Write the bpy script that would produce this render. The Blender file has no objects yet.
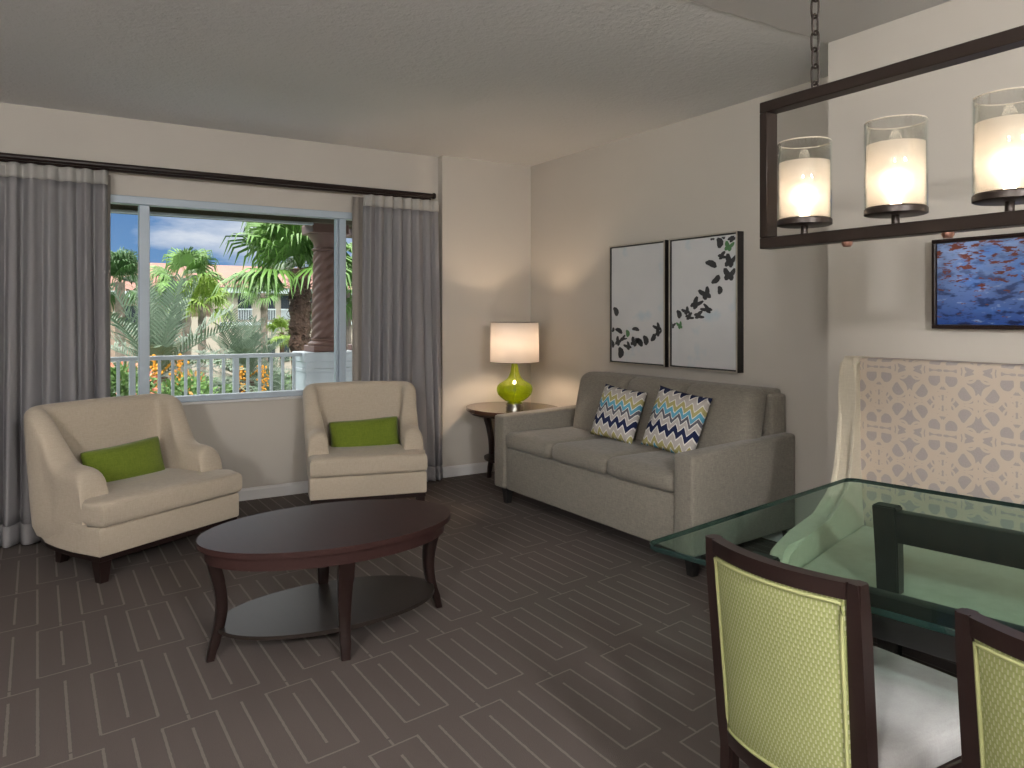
import bpy, bmesh, math, random
from mathutils import Vector, Matrix
from mathutils import noise as mnoise
PI = math.pi
R = math.radians
random.seed(7)
scene = bpy.context.scene
COL = scene.collection

# ------------------------------------------------------------------ materials
def new_mat(name):
    m = bpy.data.materials.new(name); m.use_nodes = True
    nt = m.node_tree
    for n in list(nt.nodes): nt.nodes.remove(n)
    out = nt.nodes.new('ShaderNodeOutputMaterial')
    return m, nt, out

class E:
    """tiny expression builder on math nodes"""
    nt = None
    def __init__(s, sock): s.s = sock
    @staticmethod
    def op(o, *a, clamp=False):
        n = E.nt.nodes.new('ShaderNodeMath'); n.operation = o; n.use_clamp = clamp
        for i, v in enumerate(a):
            if isinstance(v, E): E.nt.links.new(v.s, n.inputs[i])
            else: n.inputs[i].default_value = v
        return E(n.outputs[0])
    def __add__(s, o): return E.op('ADD', s, o)
    __radd__ = __add__
    def __sub__(s, o): return E.op('SUBTRACT', s, o)
    def __rsub__(s, o): return E.op('SUBTRACT', o, s)
    def __mul__(s, o): return E.op('MULTIPLY', s, o)
    __rmul__ = __mul__
    def __truediv__(s, o): return E.op('DIVIDE', s, o)
    def abs(s): return E.op('ABSOLUTE', s)
    def floor(s): return E.op('FLOOR', s)
    def mod(s, m): return E.op('FLOORED_MODULO', s, m)
    def lt(s, o): return E.op('LESS_THAN', s, o)
    def gt(s, o): return E.op('GREATER_THAN', s, o)
    def max(s, o): return E.op('MAXIMUM', s, o)
    def min(s, o): return E.op('MINIMUM', s, o)
    def ping(s, m): return E.op('PINGPONG', s, m)

def bsdf(nt, out, color=(.5,.5,.5), rough=.6, metal=0., spec=.5, coat=0., sheen=0., trans=0.):
    b = nt.nodes.new('ShaderNodeBsdfPrincipled')
    b.inputs['Base Color'].default_value = (*color, 1)
    b.inputs['Roughness'].default_value = rough
    b.inputs['Metallic'].default_value = metal
    b.inputs['Specular IOR Level'].default_value = spec
    b.inputs['Coat Weight'].default_value = coat
    b.inputs['Sheen Weight'].default_value = sheen
    b.inputs['Transmission Weight'].default_value = trans
    nt.links.new(b.outputs[0], out.inputs[0])
    return b

def coords(nt, kind='Object'):
    return nt.nodes.new('ShaderNodeTexCoord').outputs[kind]

def tex_noise(nt, co, scale, detail=3, rough=.5):
    n = nt.nodes.new('ShaderNodeTexNoise'); n.inputs['Scale'].default_value = scale
    n.inputs['Detail'].default_value = detail; n.inputs['Roughness'].default_value = rough
    nt.links.new(co, n.inputs['Vector']); return n

def mapping(nt, co, scale=(1,1,1), rot=(0,0,0), loc=(0,0,0)):
    m = nt.nodes.new('ShaderNodeMapping'); m.inputs['Scale'].default_value = scale
    m.inputs['Rotation'].default_value = rot; m.inputs['Location'].default_value = loc
    nt.links.new(co, m.inputs['Vector']); return m.outputs[0]

def mixc(nt, fac, a, b, blend='MIX'):
    n = nt.nodes.new('ShaderNodeMix'); n.data_type = 'RGBA'; n.blend_type = blend
    for sock, v in ((n.inputs[0], fac), (n.inputs[6], a), (n.inputs[7], b)):
        if isinstance(v, E): nt.links.new(v.s, sock)
        elif isinstance(v, (int, float)): sock.default_value = v
        elif isinstance(v, tuple): sock.default_value = (*v, 1)
        else: nt.links.new(v, sock)
    return n.outputs[2]

def bump(nt, b, h, strength=.3, dist=.01):
    n = nt.nodes.new('ShaderNodeBump'); n.inputs['Strength'].default_value = strength
    n.inputs['Distance'].default_value = dist
    nt.links.new(h.s if isinstance(h, E) else h, n.inputs['Height'])
    nt.links.new(n.outputs[0], b.inputs['Normal'])

def plain(name, color, rough=.6, var=.06, scale=8., bumpy=0., bscale=200., bdist=.002, **k):
    m, nt, out = new_mat(name)
    b = bsdf(nt, out, color, rough, **k)
    co = coords(nt)
    n = tex_noise(nt, co, scale)
    c2 = tuple(max(0, c*(1-var*2)) for c in color); c1 = tuple(min(1, c*(1+var)) for c in color)
    nt.links.new(mixc(nt, n.outputs[0], c2, c1), b.inputs['Base Color'])
    if bumpy:
        n2 = tex_noise(nt, co, bscale, 2)
        bump(nt, b, n2.outputs[0], bumpy, bdist)
    return m

def fabric(name, color, color2=None, scale=260., rough=.9, bstr=.35, sheen=.15):
    m, nt, out = new_mat(name)
    b = bsdf(nt, out, color, rough, spec=.25, sheen=sheen)
    co = coords(nt)
    c2 = color2 or tuple(c*.78 for c in color)
    n1 = tex_noise(nt, mapping(nt, co, (1, 1, .12)), scale, 2)
    n2 = tex_noise(nt, mapping(nt, co, (.12, .12, 1)), scale, 2)
    E.nt = nt
    w = (E(n1.outputs[0]) + E(n2.outputs[0])) * .5
    big = tex_noise(nt, co, 5, 2)
    f = E.op('MULTIPLY_ADD', w - .5, 3.0, .5, clamp=True)
    c = mixc(nt, f, c2, color)
    c = mixc(nt, E(big.outputs[0]) * .25, c, tuple(x*.85 for x in color))
    nt.links.new(c, b.inputs['Base Color'])
    bump(nt, b, w, bstr, .0015)
    return m

def wood(name, c1, c2, rough=.3, coat=.3, axis=(1, 12, 12), spec=.3):
    m, nt, out = new_mat(name)
    b = bsdf(nt, out, c1, rough, coat=coat, spec=spec)
    b.inputs['Coat Roughness'].default_value = .15
    n = tex_noise(nt, mapping(nt, coords(nt), axis), 6, 5, .6)
    nt.links.new(mixc(nt, n.outputs[0], c1, c2), b.inputs['Base Color'])
    return m

M = {}
M['wall'] = plain('wall_paint', (.50,.465,.415), .85, .02, 3, .12, 260, .001)
M['wall_dining'] = M['wall']
M['trim'] = plain('trim_paint', (.62,.61,.60), .45, .02, 5)
M['ceil_smooth'] = plain('smooth_ceiling_paint', (.54,.53,.52), .85, .02, 2)
def ceil_tex():
    m, nt, out = new_mat('knockdown_ceiling')
    b = bsdf(nt, out, (.66,.65,.63), .9)
    co = coords(nt); n = tex_noise(nt, co, 42, 3, .55)
    n2 = tex_noise(nt, co, 1.2, 2)
    nt.links.new(mixc(nt, n2.outputs[0], (.69,.69,.69), (.77,.77,.77)), b.inputs['Base Color'])
    bump(nt, b, n.outputs[0], .55, .012)
    return m
M['ceil'] = ceil_tex()

def carpet():
    m, nt, out = new_mat('patterned_carpet')
    b = bsdf(nt, out, (.1,.09,.08), .95, spec=.15)
    co = coords(nt)
    sep = nt.nodes.new('ShaderNodeSeparateXYZ'); nt.links.new(co, sep.inputs[0])
    E.nt = nt
    x = E(sep.outputs[0]); y = E(sep.outputs[1])
    wob = (E(tex_noise(nt, co, 60, 1).outputs[0]) - .5) * .004
    x = x + wob; yy = y - .155*x + wob
    s = .078; pitch = .53
    q = (2.40 - yy) / pitch            # rows count toward the camera
    row = q.floor(); fy = (q - row) * pitch   # 0 at a row's top edge
    xs = x - 1.64 + row * (2*s)
    u = (xs + 2*s).mod(4*s) - 2*s     # centred on rectangle
    au = u.abs()
    L = .452
    iny = fy.lt(L)
    w = .0042
    side = (au - s).abs().lt(w) * iny
    cap = ((fy - .003).abs().lt(.0035) + (fy - L).abs().lt(.0035)) * au.lt(s)
    mid = au.lt(w) * fy.gt(.057) * fy.lt(L - .057)
    lone = (2*s - au).abs().lt(w) * fy.lt(L + .04)
    lone2 = (2*s - au).abs().lt(w) * fy.gt(pitch - .03)
    line = E.op('ADD', side, cap + mid + lone + lone2, clamp=True)
    fuzz = E(tex_noise(nt, co, 350, 2).outputs[0])
    rib = (x * 330.).mod(1.).ping(.5) * 2.
    n1 = tex_noise(nt, mapping(nt, co, (6, .7, 1)), 1.6, 3)
    base = mixc(nt, n1.outputs[0], (.102,.084,.080), (.136,.112,.102))
    base = mixc(nt, E.op('MULTIPLY', fuzz, .5), base, (.05,.042,.038))
    base = mixc(nt, rib * .22, base, (.17,.145,.13))
    lf = E.op('MULTIPLY', line, fuzz * .5 + .35, clamp=True)
    c = mixc(nt, lf, base, (.235,.205,.185))
    nt.links.new(c, b.inputs['Base Color'])
    bump(nt, b, fuzz + line * .4, .5, .004)
    return m
M['carpet'] = carpet()

M['cream'] = fabric('cream_linen', (.50,.43,.34), (.42,.355,.275), 300)
M['sofa'] = fabric('taupe_tweed', (.265,.240,.200), (.155,.14,.116), 340)
M['green'] = fabric('green_linen', (.16,.21,.022), (.105,.15,.012), 280)
M['espresso'] = wood('espresso_wood', (.012,.0062,.0056), (.019,.0100,.0088), .32, .10)
M['cherry'] = wood('dark_cherry_wood', (.028,.013,.012), (.042,.020,.018), .45, .0, (14, 1.5, 14), .12)
M['shelf'] = wood('shelf_wood', (.020,.016,.014), (.028,.021,.018), .34, .0, (14, 1.5, 14), .05)
M['tabletop'] = wood('walnut_wood', (.05,.022,.013), (.085,.040,.024), .22, .4)
M['black'] = plain('black_lacquer', (.012,.011,.011), .35, .05)
M['bronze'] = plain('oiled_bronze', (.028,.019,.015), .42, .1, 20, metal=.4)
M['chrome'] = plain('brushed_nickel', (.55,.54,.50), .25, .03, metal=1.)
M['copper'] = plain('copper_cap', (.45,.25,.2), .3, .03, metal=1.)
M['frame_silver'] = plain('champagne_frame', (.42,.38,.32), .4, .08, 30, metal=.3)
M['frame_black'] = plain('black_frame', (.012,.010,.009), .5, .05)
M['ink'] = plain('charcoal_paint', (.035,.035,.038), .7, .1, 60)
M['ink_green'] = plain('green_paint', (.08,.20,.08), .7, .1, 60)
M['alu'] = plain('white_window_frame', (.40,.47,.54), .4, .02)
M['ext_white'] = plain('white_exterior_paint', (.46,.50,.54), .6, .03)
M['piping'] = plain('green_piping', (.33,.34,.15), .7, .05)
M['seat_grey'] = fabric('light_grey_fabric', (.37,.36,.36), (.31,.30,.30), 300)
M['ivory'] = fabric('ivory_linen', (.55,.50,.40), (.47,.42,.33), 220)

def canvas_mat():
    m, nt, out = new_mat('pale_canvas')
    b = bsdf(nt, out, (.6,.6,.6), .8)
    co = coords(nt)
    n = tex_noise(nt, co, 3.5, 4, .6); n2 = tex_noise(nt, mapping(nt, co, loc=(4,7,2)), 5, 3)
    E.nt = nt
    blue = E.op('MULTIPLY', E.op('SUBTRACT', E(n2.outputs[0]), .60, clamp=True), 5., clamp=True)
    c = mixc(nt, n.outputs[0], (.52,.53,.55), (.62,.62,.62))
    c = mixc(nt, blue, c, (.38,.50,.58))
    nt.links.new(c, b.inputs['Base Color'])
    return m
M['canvas'] = canvas_mat()

def water_art():
    m, nt, out = new_mat('water_painting')
    b = bsdf(nt, out, (.1,.2,.5), .35)
    co = coords(nt)
    sep = nt.nodes.new('ShaderNodeSeparateXYZ'); nt.links.new(co, sep.inputs[0])
    E.nt = nt
    z = E(sep.outputs[2])
    st = mapping(nt, co, (1, 13, 38))
    n = tex_noise(nt, st, 1.0, 3, .6); n2 = tex_noise(nt, mapping(nt, co, (1, 15, 50), loc=(3,1,5)), 1.5, 3, .6)
    n3 = tex_noise(nt, mapping(nt, co, (1, 5, 11), loc=(8,2,1)), 1.3, 2)
    t = E.op('MULTIPLY_ADD', z, 2.9, .5, clamp=True)      # 0 bottom .. 1 top
    base = mixc(nt, t, (.006,.05,.26), (.26,.38,.66))
    base = mixc(nt, E.op('MULTIPLY', E.op('SUBTRACT', E(n3.outputs[0]), .55, clamp=True), 4., clamp=True), base, (.05,.19,.60))
    base = mixc(nt, E.op('MULTIPLY', E.op('SUBTRACT', E(n.outputs[0]), .51, clamp=True), 10., clamp=True) * (1. - t * .75), base, (.004,.010,.06))
    base = mixc(nt, E.op('MULTIPLY', E.op('SUBTRACT', .40, E(n.outputs[0]), clamp=True), 9., clamp=True) * .7, base, (.40,.50,.72))
    red = E.op('MULTIPLY', E.op('SUBTRACT', E(n2.outputs[0]) + (t-.5) * .16, .575, clamp=True), 16., clamp=True)
    base = mixc(nt, red, base, (.16,.045,.03))
    nt.links.new(base, b.inputs['Base Color'])
    return m
M['water_art'] = water_art()

def chevron():
    m, nt, out = new_mat('chevron_fabric')
    b = bsdf(nt, out, (.5,.5,.5), .9, spec=.2)
    co = coords(nt)
    sep = nt.nodes.new('ShaderNodeSeparateXYZ'); nt.links.new(co, sep.inputs[0])
    E.nt = nt
    x = E(sep.outputs[0]) ; z = E(sep.outputs[2])
    k = (E(tex_noise(nt, mapping(nt, co, (1, 0, 0)), 22, 1).outputs[0]) - .5) * .10
    zig = (x * 1.0 + .5).ping(.027) * 1.35 + (x + .52).ping(.058) * .35
    v = (z + zig + k * .35 + .5).mod(.225) / .225
    cr = nt.nodes.new('ShaderNodeValToRGB'); cr.color_ramp.interpolation = 'CONSTANT'
    W_ = (.68,.66,.62)
    cols = [(0,(.012,.018,.06)),(.17,W_),(.20,(.42,.39,.36)),(.32,W_),(.35,(.10,.10,.12)),(.45,W_),(.475,(.10,.32,.45)),
            (.60,W_),(.63,(.36,.33,.14)),(.76,W_),(.79,(.42,.39,.36)),(.955,W_)]
    el = cr.color_ramp.elements
    el[0].position = 0; el[0].color = (*cols[0][1],1)
    el[1].position = cols[1][0]; el[1].color = (*cols[1][1],1)
    for p, c in cols[2:]:
        e = el.new(p); e.color = (*c,1)
    nt.links.new(v.s, cr.inputs[0]); nt.links.new(cr.outputs[0], b.inputs['Base Color'])
    return m
M['chevron'] = chevron()

def damask():
    m, nt, out = new_mat('cutwork_fabric')
    b = bsdf(nt, out, (.5,.45,.38), .85, spec=.2)
    co = coords(nt)
    sep = nt.nodes.new('ShaderNodeSeparateXYZ'); nt.links.new(co, sep.inputs[0])
    E.nt = nt
    y = (E(sep.outputs[1])).ping(.125); z = (E(sep.outputs[2]) + .06).ping(.12)
    cb = nt.nodes.new('ShaderNodeCombineXYZ'); nt.links.new(y.s, cb.inputs[0]); nt.links.new(z.s, cb.inputs[1])
    v = nt.nodes.new('ShaderNodeTexVoronoi'); v.feature = 'DISTANCE_TO_EDGE'; v.voronoi_dimensions = '2D'
    v.inputs['Scale'].default_value = 17; nt.links.new(cb.outputs[0], v.inputs['Vector'])
    def ring(cy, cz, r, w):
        dy = y - cy; dz = z - cz
        d = E.op('SQRT', dy*dy + dz*dz)
        return (d - r).abs().lt(w)
    line = E(v.outputs['Distance'])  .lt(.13)
    line = line.max(ring(.045,.04,.030,.005)).max(ring(.095,.085,.028,.005)).max(ring(.03,.105,.022,.0045)).max(ring(.1,.02,.018,.004))
    line = line.max(ring(.0,.0,.10,.005)).max(ring(.125,.12,.075,.0045))
    lf = (line)
    sh = tex_noise(nt, co, 240, 2)
    base = mixc(nt, sh.outputs[0], (.31,.275,.265), (.39,.35,.335))
    c = mixc(nt, lf, base, (.50,.42,.345))
    nt.links.new(c, b.inputs['Base Color'])
    bump(nt, b, lf, .4, .002)
    return m
M['damask'] = damask()

def chair_weave():
    m, nt, out = new_mat('green_basket_weave')
    b = bsdf(nt, out, (.4,.4,.15), .85, spec=.2)
    co = coords(nt)
    sep = nt.nodes.new('ShaderNodeSeparateXYZ'); nt.links.new(co, sep.inputs[0])
    E.nt = nt
    x = E(sep.outputs[0]); z = E(sep.outputs[2])
    row = (z / .0088).floor(); col = (x / .0085 + row * .5)
    fx = col.mod(1.) - .5; fz = (z / .0088).mod(1.) - .5
    dia = (fx.abs() + fz.abs() * .9)
    dash = fx.abs().lt(.13) * fz.abs().lt(.42)
    g = mixc(nt, E.op('MULTIPLY', dia, 1.2, clamp=True), (.25,.27,.115), (.19,.21,.085))
    c = mixc(nt, dash, g, (.34,.34,.22))
    n = tex_noise(nt, co, 400, 2)
    c = mixc(nt, E(n.outputs[0]) * .3, c, (.25,.27,.08))
    nt.links.new(c, b.inputs['Base Color'])
    bump(nt, b, dash + dia, .4, .002)
    return m
M['weave'] = chair_weave()

def glass_like(name, tint, edge_tint=None, ior=1.5, rough=.0, extra=0.0, fres=1.):
    m, nt, out = new_mat(name)
    t = nt.nodes.new('ShaderNodeBsdfTransparent'); t.inputs[0].default_value = (*tint, 1)
    g = nt.nodes.new('ShaderNodeBsdfGlossy'); g.inputs['Roughness'].default_value = rough
    g.inputs['Color'].default_value = (.95,1,.98,1)
    f = nt.nodes.new('ShaderNodeLayerWeight'); f.inputs['Blend'].default_value = .5
    E.nt = nt; f0 = ((ior-1)/(ior+1))**2
    fac = E.op('ADD', E.op('POWER', E(f.outputs['Facing']), 5.) * (1-f0) * fres, f0 + extra, clamp=True)
    mx = nt.nodes.new('ShaderNodeMixShader')
    nt.links.new(fac.s, mx.inputs[0]); nt.links.new(t.outputs[0], mx.inputs[1]); nt.links.new(g.outputs[0], mx.inputs[2])
    nt.links.new(mx.outputs[0], out.inputs[0])
    return m
M['window_glass'] = glass_like('window_glass', (.98,.99,.99), ior=1.12)
M['table_glass'] = glass_like('table_glass', (.75,.86,.82), ior=1.12, fres=.07)
M['glass_edge'] = plain('green_glass_edge', (.010,.026,.023), .12, .05, coat=.6)
M['seeded'] = glass_like('seeded_glass', (.93,.93,.92), ior=1.3, extra=.04)

def lamp_glass():
    m, nt, out = new_mat('lime_glass')
    b = bsdf(nt, out, (.46,.56,.03), .04, spec=.6, coat=.6, trans=.55)
    t = nt.nodes.new('ShaderNodeBsdfTransparent'); t.inputs[0].default_value = (.66,.78,.06,1)
    mx = nt.nodes.new('ShaderNodeMixShader'); mx.inputs[0].default_value = .55
    nt.links.new(b.outputs[0], mx.inputs[1]); nt.links.new(t.outputs[0], mx.inputs[2])
    nt.links.new(mx.outputs[0], out.inputs[0])
    return m
M['lime'] = lamp_glass()

def translucent(name, col, tcol, mixf=.5, transp=0., emis=None, estr=0.):
    m, nt, out = new_mat(name)
    d = nt.nodes.new('ShaderNodeBsdfDiffuse'); d.inputs[0].default_value = (*col,1)
    t = nt.nodes.new('ShaderNodeBsdfTranslucent'); t.inputs[0].default_value = (*tcol,1)
    mx = nt.nodes.new('ShaderNodeMixShader'); mx.inputs[0].default_value = mixf
    nt.links.new(d.outputs[0], mx.inputs[1]); nt.links.new(t.outputs[0], mx.inputs[2])
    last = mx.outputs[0]
    if transp:
        tr = nt.nodes.new('ShaderNodeBsdfTransparent')
        m2 = nt.nodes.new('ShaderNodeMixShader'); m2.inputs[0].default_value = transp
        nt.links.new(last, m2.inputs[1]); nt.links.new(tr.outputs[0], m2.inputs[2]); last = m2.outputs[0]
    nt.links.new(last, out.inputs[0])
    return m
M['lampshade'] = translucent('white_lampshade_fabric', (.84,.80,.77), (.80,.77,.75), .5)
M['frosted'] = translucent('frosted_glass', (.80,.74,.66), (.95,.88,.78), .6)
def add_forward(m, f, rough):
    nt = m.node_tree; out = [n for n in nt.nodes if n.type == 'OUTPUT_MATERIAL'][0]; src = out.inputs[0].links[0].from_socket
    r = nt.nodes.new('ShaderNodeBsdfRefraction'); r.inputs['Roughness'].default_value = rough; r.inputs['IOR'].default_value = 1.3
    r.inputs['Color'].default_value = (1,.96,.9,1)
    mx = nt.nodes.new('ShaderNodeMixShader'); mx.inputs[0].default_value = f
    nt.links.new(src, mx.inputs[1]); nt.links.new(r.outputs[0], mx.inputs[2]); nt.links.new(mx.outputs[0], out.inputs[0])
M['frosted_sleeve'] = translucent('frosted_glass_sleeve', (.80,.74,.66), (.95,.88,.78), .6)
add_forward(M['frosted_sleeve'], .22, .8)
M['sheer'] = translucent('grey_voile', (.38,.365,.37), (.42,.44,.48), .4)
M['sheer_head'] = translucent('pale_voile_header', (.55,.53,.50), (.5,.5,.5), .35)
M['drape'] = translucent('beige_lining', (.42,.38,.34), (.35,.33,.3), .3)

def emit(name, col, s):
    m, nt, out = new_mat(name)
    e = nt.nodes.new('ShaderNodeEmission'); e.inputs[0].default_value = (*col,1); e.inputs[1].default_value = s
    nt.links.new(e.outputs[0], out.inputs[0]); return m
M['bulb'] = emit('lit_bulb', (1,.80,.62), 9.5)
M['bulb_weak'] = emit('lit_bulb_shade', (1,.74,.50), 230)
M['fill_glow'] = emit('fill_lamp_glow', (1,.985,.97), 415)  # glow of the unseen fill lamps added behind the camera

# outdoor
M['palm_fan'] = plain('fan_palm_leaf', (.10,.21,.035), .45, .35, 1.5)
M['palm_dark'] = plain('dark_palm_leaf', (.05,.12,.03), .5, .3, 1.5)
M['palm_lime'] = plain('lime_palm_leaf', (.17,.27,.03), .5, .3, 1.5)
M['palm_grey'] = plain('grey_green_palm_leaf', (.15,.21,.14), .5, .3, 1.2)
M['bark'] = plain('palm_bark', (.10,.055,.035), .9, .4, 6, .8, 12, .1)
M['bark_grey'] = plain('grey_palm_bark', (.20,.16,.13), .9, .3, 6, .6, 12, .05)
M['fruit'] = plain('orange_dates', (.75,.33,.03), .6, .25, 12)
M['flower'] = plain('coral_flower', (.75,.25,.15), .6, .3, 12)
M['leaf_green'] = plain('shrub_leaf', (.10,.20,.04), .55, .4, 2)
M['croton'] = plain('orange_croton_leaf', (.52,.27,.06), .55, .5, 3)
M['terracotta'] = plain('brown_cast_stone', (.16,.085,.07), .6, .15, 9)
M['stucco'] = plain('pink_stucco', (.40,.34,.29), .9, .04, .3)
M['stucco_shade'] = plain('shaded_stucco', (.32,.23,.18), .9, .04, .3)  # darker copy of the stucco, shade of the left wing put into the colour
M['dark_glass'] = plain('dark_window_glass', (.03,.035,.04), .1, .1)
M['grass'] = plain('lawn', (.10,.16,.05), .9, .3, .4)
M['balc_ceiling'] = plain('balcony_ceiling_paint', (.13,.115,.08), .8, .03)
def roof_tile():
    m, nt, out = new_mat('barrel_roof_tiles')
    b = bsdf(nt, out, (.45,.25,.18), .85)
    co = coords(nt); E.nt = nt
    sep = nt.nodes.new('ShaderNodeSeparateXYZ'); nt.links.new(co, sep.inputs[0])
    n = tex_noise(nt, co, .9, 4, .7)
    r = (E(sep.outputs[0]) * 2.5).mod(1.).ping(.5) * 2.
    c = mixc(nt, n.outputs[0], (.19,.085,.065), (.30,.155,.12))
    c = mixc(nt, r * .3, c, (.25,.13,.1))
    nt.links.new(c, b.inputs['Base Color']); return m
M['roof'] = roof_tile()

# ------------------------------------------------------------------ mesh helpers
def finish(name, bm, mat, parent=None, smooth=True, angle=40, loc=None, rot=None):
    bmesh.ops.recalc_face_normals(bm, faces=bm.faces)
    me = bpy.data.meshes.new(name); bm.to_mesh(me); bm.free()
    if smooth:
        for p in me.polygons: p.use_smooth = True
        try: me.set_sharp_from_angle(angle=R(angle))
        except Exception: pass
    for mm in (mat if isinstance(mat, (list, tuple)) else [mat]): me.materials.append(mm)
    o = bpy.data.objects.new(name, me); COL.objects.link(o)
    if parent: o.parent = parent
    if loc: o.location = loc
    if rot: o.rotation_euler = rot
    return o

def thing(name, label, cat, loc=(0,0,0), rotz=0., group=None):
    o = bpy.data.objects.new(name, None); COL.objects.link(o); o.empty_display_size = .1
    o.location = loc; o.rotation_euler = (0,0,rotz); o['label'] = label; o['category'] = cat
    if group: o['group'] = group
    return o
def tag(o, label, cat, group=None, kind=None):
    o['label'] = label; o['category'] = cat
    if group: o['group'] = group
    if kind: o['kind'] = kind
    return o
def struct(name, bm, mat, parent=None, smooth=False):
    o = finish(name, bm, mat, parent, smooth)
    if not parent: o['kind'] = 'structure'
    return o
def dup(root, loc, rotz=None, label=None):
    r = root.copy(); COL.objects.link(r); r.location = loc
    if rotz is not None: r.rotation_euler = (0,0,rotz)
    if label: r['label'] = label
    for ch in list(root.children):
        c = ch.copy(); COL.objects.link(c); c.parent = r
        for g in ch.children:
            d = g.copy(); COL.objects.link(d); d.parent = c
    return r

def box(bm, x0,x1,y0,y1,z0,z1, bev=0., seg=2):
    b2 = bmesh.new(); bmesh.ops.create_cube(b2, size=1)
    for v in b2.verts:
        v.co = Vector(((x0+x1)/2+v.co.x*(x1-x0), (y0+y1)/2+v.co.y*(y1-y0), (z0+z1)/2+v.co.z*(z1-z0)))
    if bev: bmesh.ops.bevel(b2, geom=list(b2.edges), offset=bev, segments=seg, affect='EDGES', profile=.5)
    merge(bm, b2); return bm
def merge(bm, b2, mat=None):
    vm = {}
    for v in b2.verts: vm[v] = bm.verts.new(mat @ v.co if mat else v.co)
    for f in b2.faces:
        try:
            nf = bm.faces.new([vm[v] for v in f.verts]); nf.material_index = f.material_index
        except ValueError: pass
    b2.free()
def bx(*a, **k): return box(bmesh.new(), *a, **k)

def rbox(sx, sy, sz, r, n=10, puff=(0,0,0), fn=None, center=(0,0,0)):
    """rounded, puffed cushion box"""
    bm = bmesh.new(); bmesh.ops.create_cube(bm, size=2)
    bmesh.ops.subdivide_edges(bm, edges=list(bm.edges), cuts=n, use_grid_fill=True)
    h = Vector((sx/2, sy/2, sz/2)); r = min(r, h.x*.98, h.y*.98, h.z*.98)
    for v in bm.verts:
        u = v.co.copy()
        # concentrate samples near edges
        t = Vector([math.copysign(abs(c)**.7, c) if abs(c) > 1e-9 else 0 for c in u])
        p = Vector([t[i]*h[i] for i in range(3)])
        q = Vector([max(-(h[i]-r), min(h[i]-r, p[i])) for i in range(3)])
        d = p - q
        if d.length > 1e-9: p = q + d.normalized()*min(r, max(abs(d.x), abs(d.y), abs(d.z)))
        a = [p[i]/h[i] for i in range(3)]
        p.x += math.copysign(1, a[0])*puff[0]*(1-a[1]**2)*(1-a[2]**2)*abs(a[0])
        p.y += math.copysign(1, a[1])*puff[1]*(1-a[0]**2)*(1-a[2]**2)*abs(a[1])
        p.z += math.copysign(1, a[2])*puff[2]*(1-a[0]**2)*(1-a[1]**2)*abs(a[2])
        if fn: p = fn(p)
        v.co = p + Vector(center)
    return bm

def lathe(bm, prof, n=32, cx=0, cy=0, cap=True):
    rings = []
    for r, z in prof:
        rings.append([bm.verts.new((cx+r*math.cos(2*PI*k/n), cy+r*math.sin(2*PI*k/n), z)) for k in range(n)])
    for a, b in zip(rings, rings[1:]):
        for k in range(n): bm.faces.new([a[k], a[(k+1)%n], b[(k+1)%n], b[k]])
    if cap:
        bm.faces.new(rings[0]); bm.faces.new(rings[-1])
    return bm

def loft(bm, rings, closed=True, cap=True):
    vs = [[bm.verts.new(p) for p in r] for r in rings]
    n = len(vs[0])
    for a, b in zip(vs, vs[1:]):
        for k in range(n if closed else n-1):
            bm.faces.new([a[k], a[(k+1)%n], b[(k+1)%n], b[k]])
    if cap and closed:
        bm.faces.new(vs[0]); bm.faces.new(vs[-1])
    return bm

def tube(bm, pts, rad, n=8, cap=True):
    pts = [Vector(p) for p in pts]; rings = []
    for i, p in enumerate(pts):
        d = (pts[min(i+1,len(pts)-1)] - pts[max(i-1,0)]).normalized()
        up = Vector((0,0,1)) if abs(d.z) < .9 else Vector((1,0,0))
        a = d.cross(up).normalized(); b = d.cross(a).normalized()
        r = rad[i] if isinstance(rad, (list,tuple)) else rad
        rings.append([p + a*r*math.cos(2*PI*k/n) + b*r*math.sin(2*PI*k/n) for k in range(n)])
    return loft(bm, rings, True, cap)

def prism(bm, poly, z0, z1, bev=0., seg=3):
    b2 = bmesh.new()
    lo = [b2.verts.new((x,y,z0)) for x,y in poly]; hi = [b2.verts.new((x,y,z1)) for x,y in poly]
    n = len(poly)
    b2.faces.new(lo[::-1]); b2.faces.new(hi)
    for k in range(n): b2.faces.new([lo[k], lo[(k+1)%n], hi[(k+1)%n], hi[k]])
    if bev:
        es = [e for e in b2.edges if abs(e.verts[0].co.z - e.verts[1].co.z) < 1e-6]
        bmesh.ops.bevel(b2, geom=es, offset=bev, segments=seg, affect='EDGES', profile=.5)
    merge(bm, b2); return bm

def ellipse(a, b, n=64, cx=0, cy=0, rot=0):
    return [(cx + a*math.cos(t)*math.cos(rot) - b*math.sin(t)*math.sin(rot),
             cy + a*math.cos(t)*math.sin(rot) + b*math.sin(t)*math.cos(rot)) for t in [2*PI*k/n for k in range(n)]]

def rounded_rect(x0,x1,y0,y1,r,n=6):
    out = []
    for cx,cy,a in ((x1-r,y1-r,0),(x0+r,y1-r,90),(x0+r,y0+r,180),(x1-r,y0+r,270)):
        for k in range(n+1):
            t = R(a+90*k/n); out.append((cx+r*math.cos(t), cy+r*math.sin(t)))
    return out

def taper_leg(bm, x, y, z0, z1, w0, w1, dx=0, dy=0):
    """square leg, w1 at top z1, w0 at foot z0 shifted by dx,dy"""
    loft(bm, [[Vector((x+dx+sx*w0/2, y+dy+sy*w0/2, z0)) for sx,sy in ((-1,-1),(1,-1),(1,1),(-1,1))],
              [Vector((x+sx*w1/2, y+sy*w1/2, z1)) for sx,sy in ((-1,-1),(1,-1),(1,1),(-1,1))]])
    return bm

# ------------------------------------------------------------------ room dimensions
H = 2.44; D = 5.20; WX = 3.405; DX = 2.98; YC = 2.10; LX = -2.3; BY = -2.6
PX = 2.60; PY = 5.13

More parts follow.
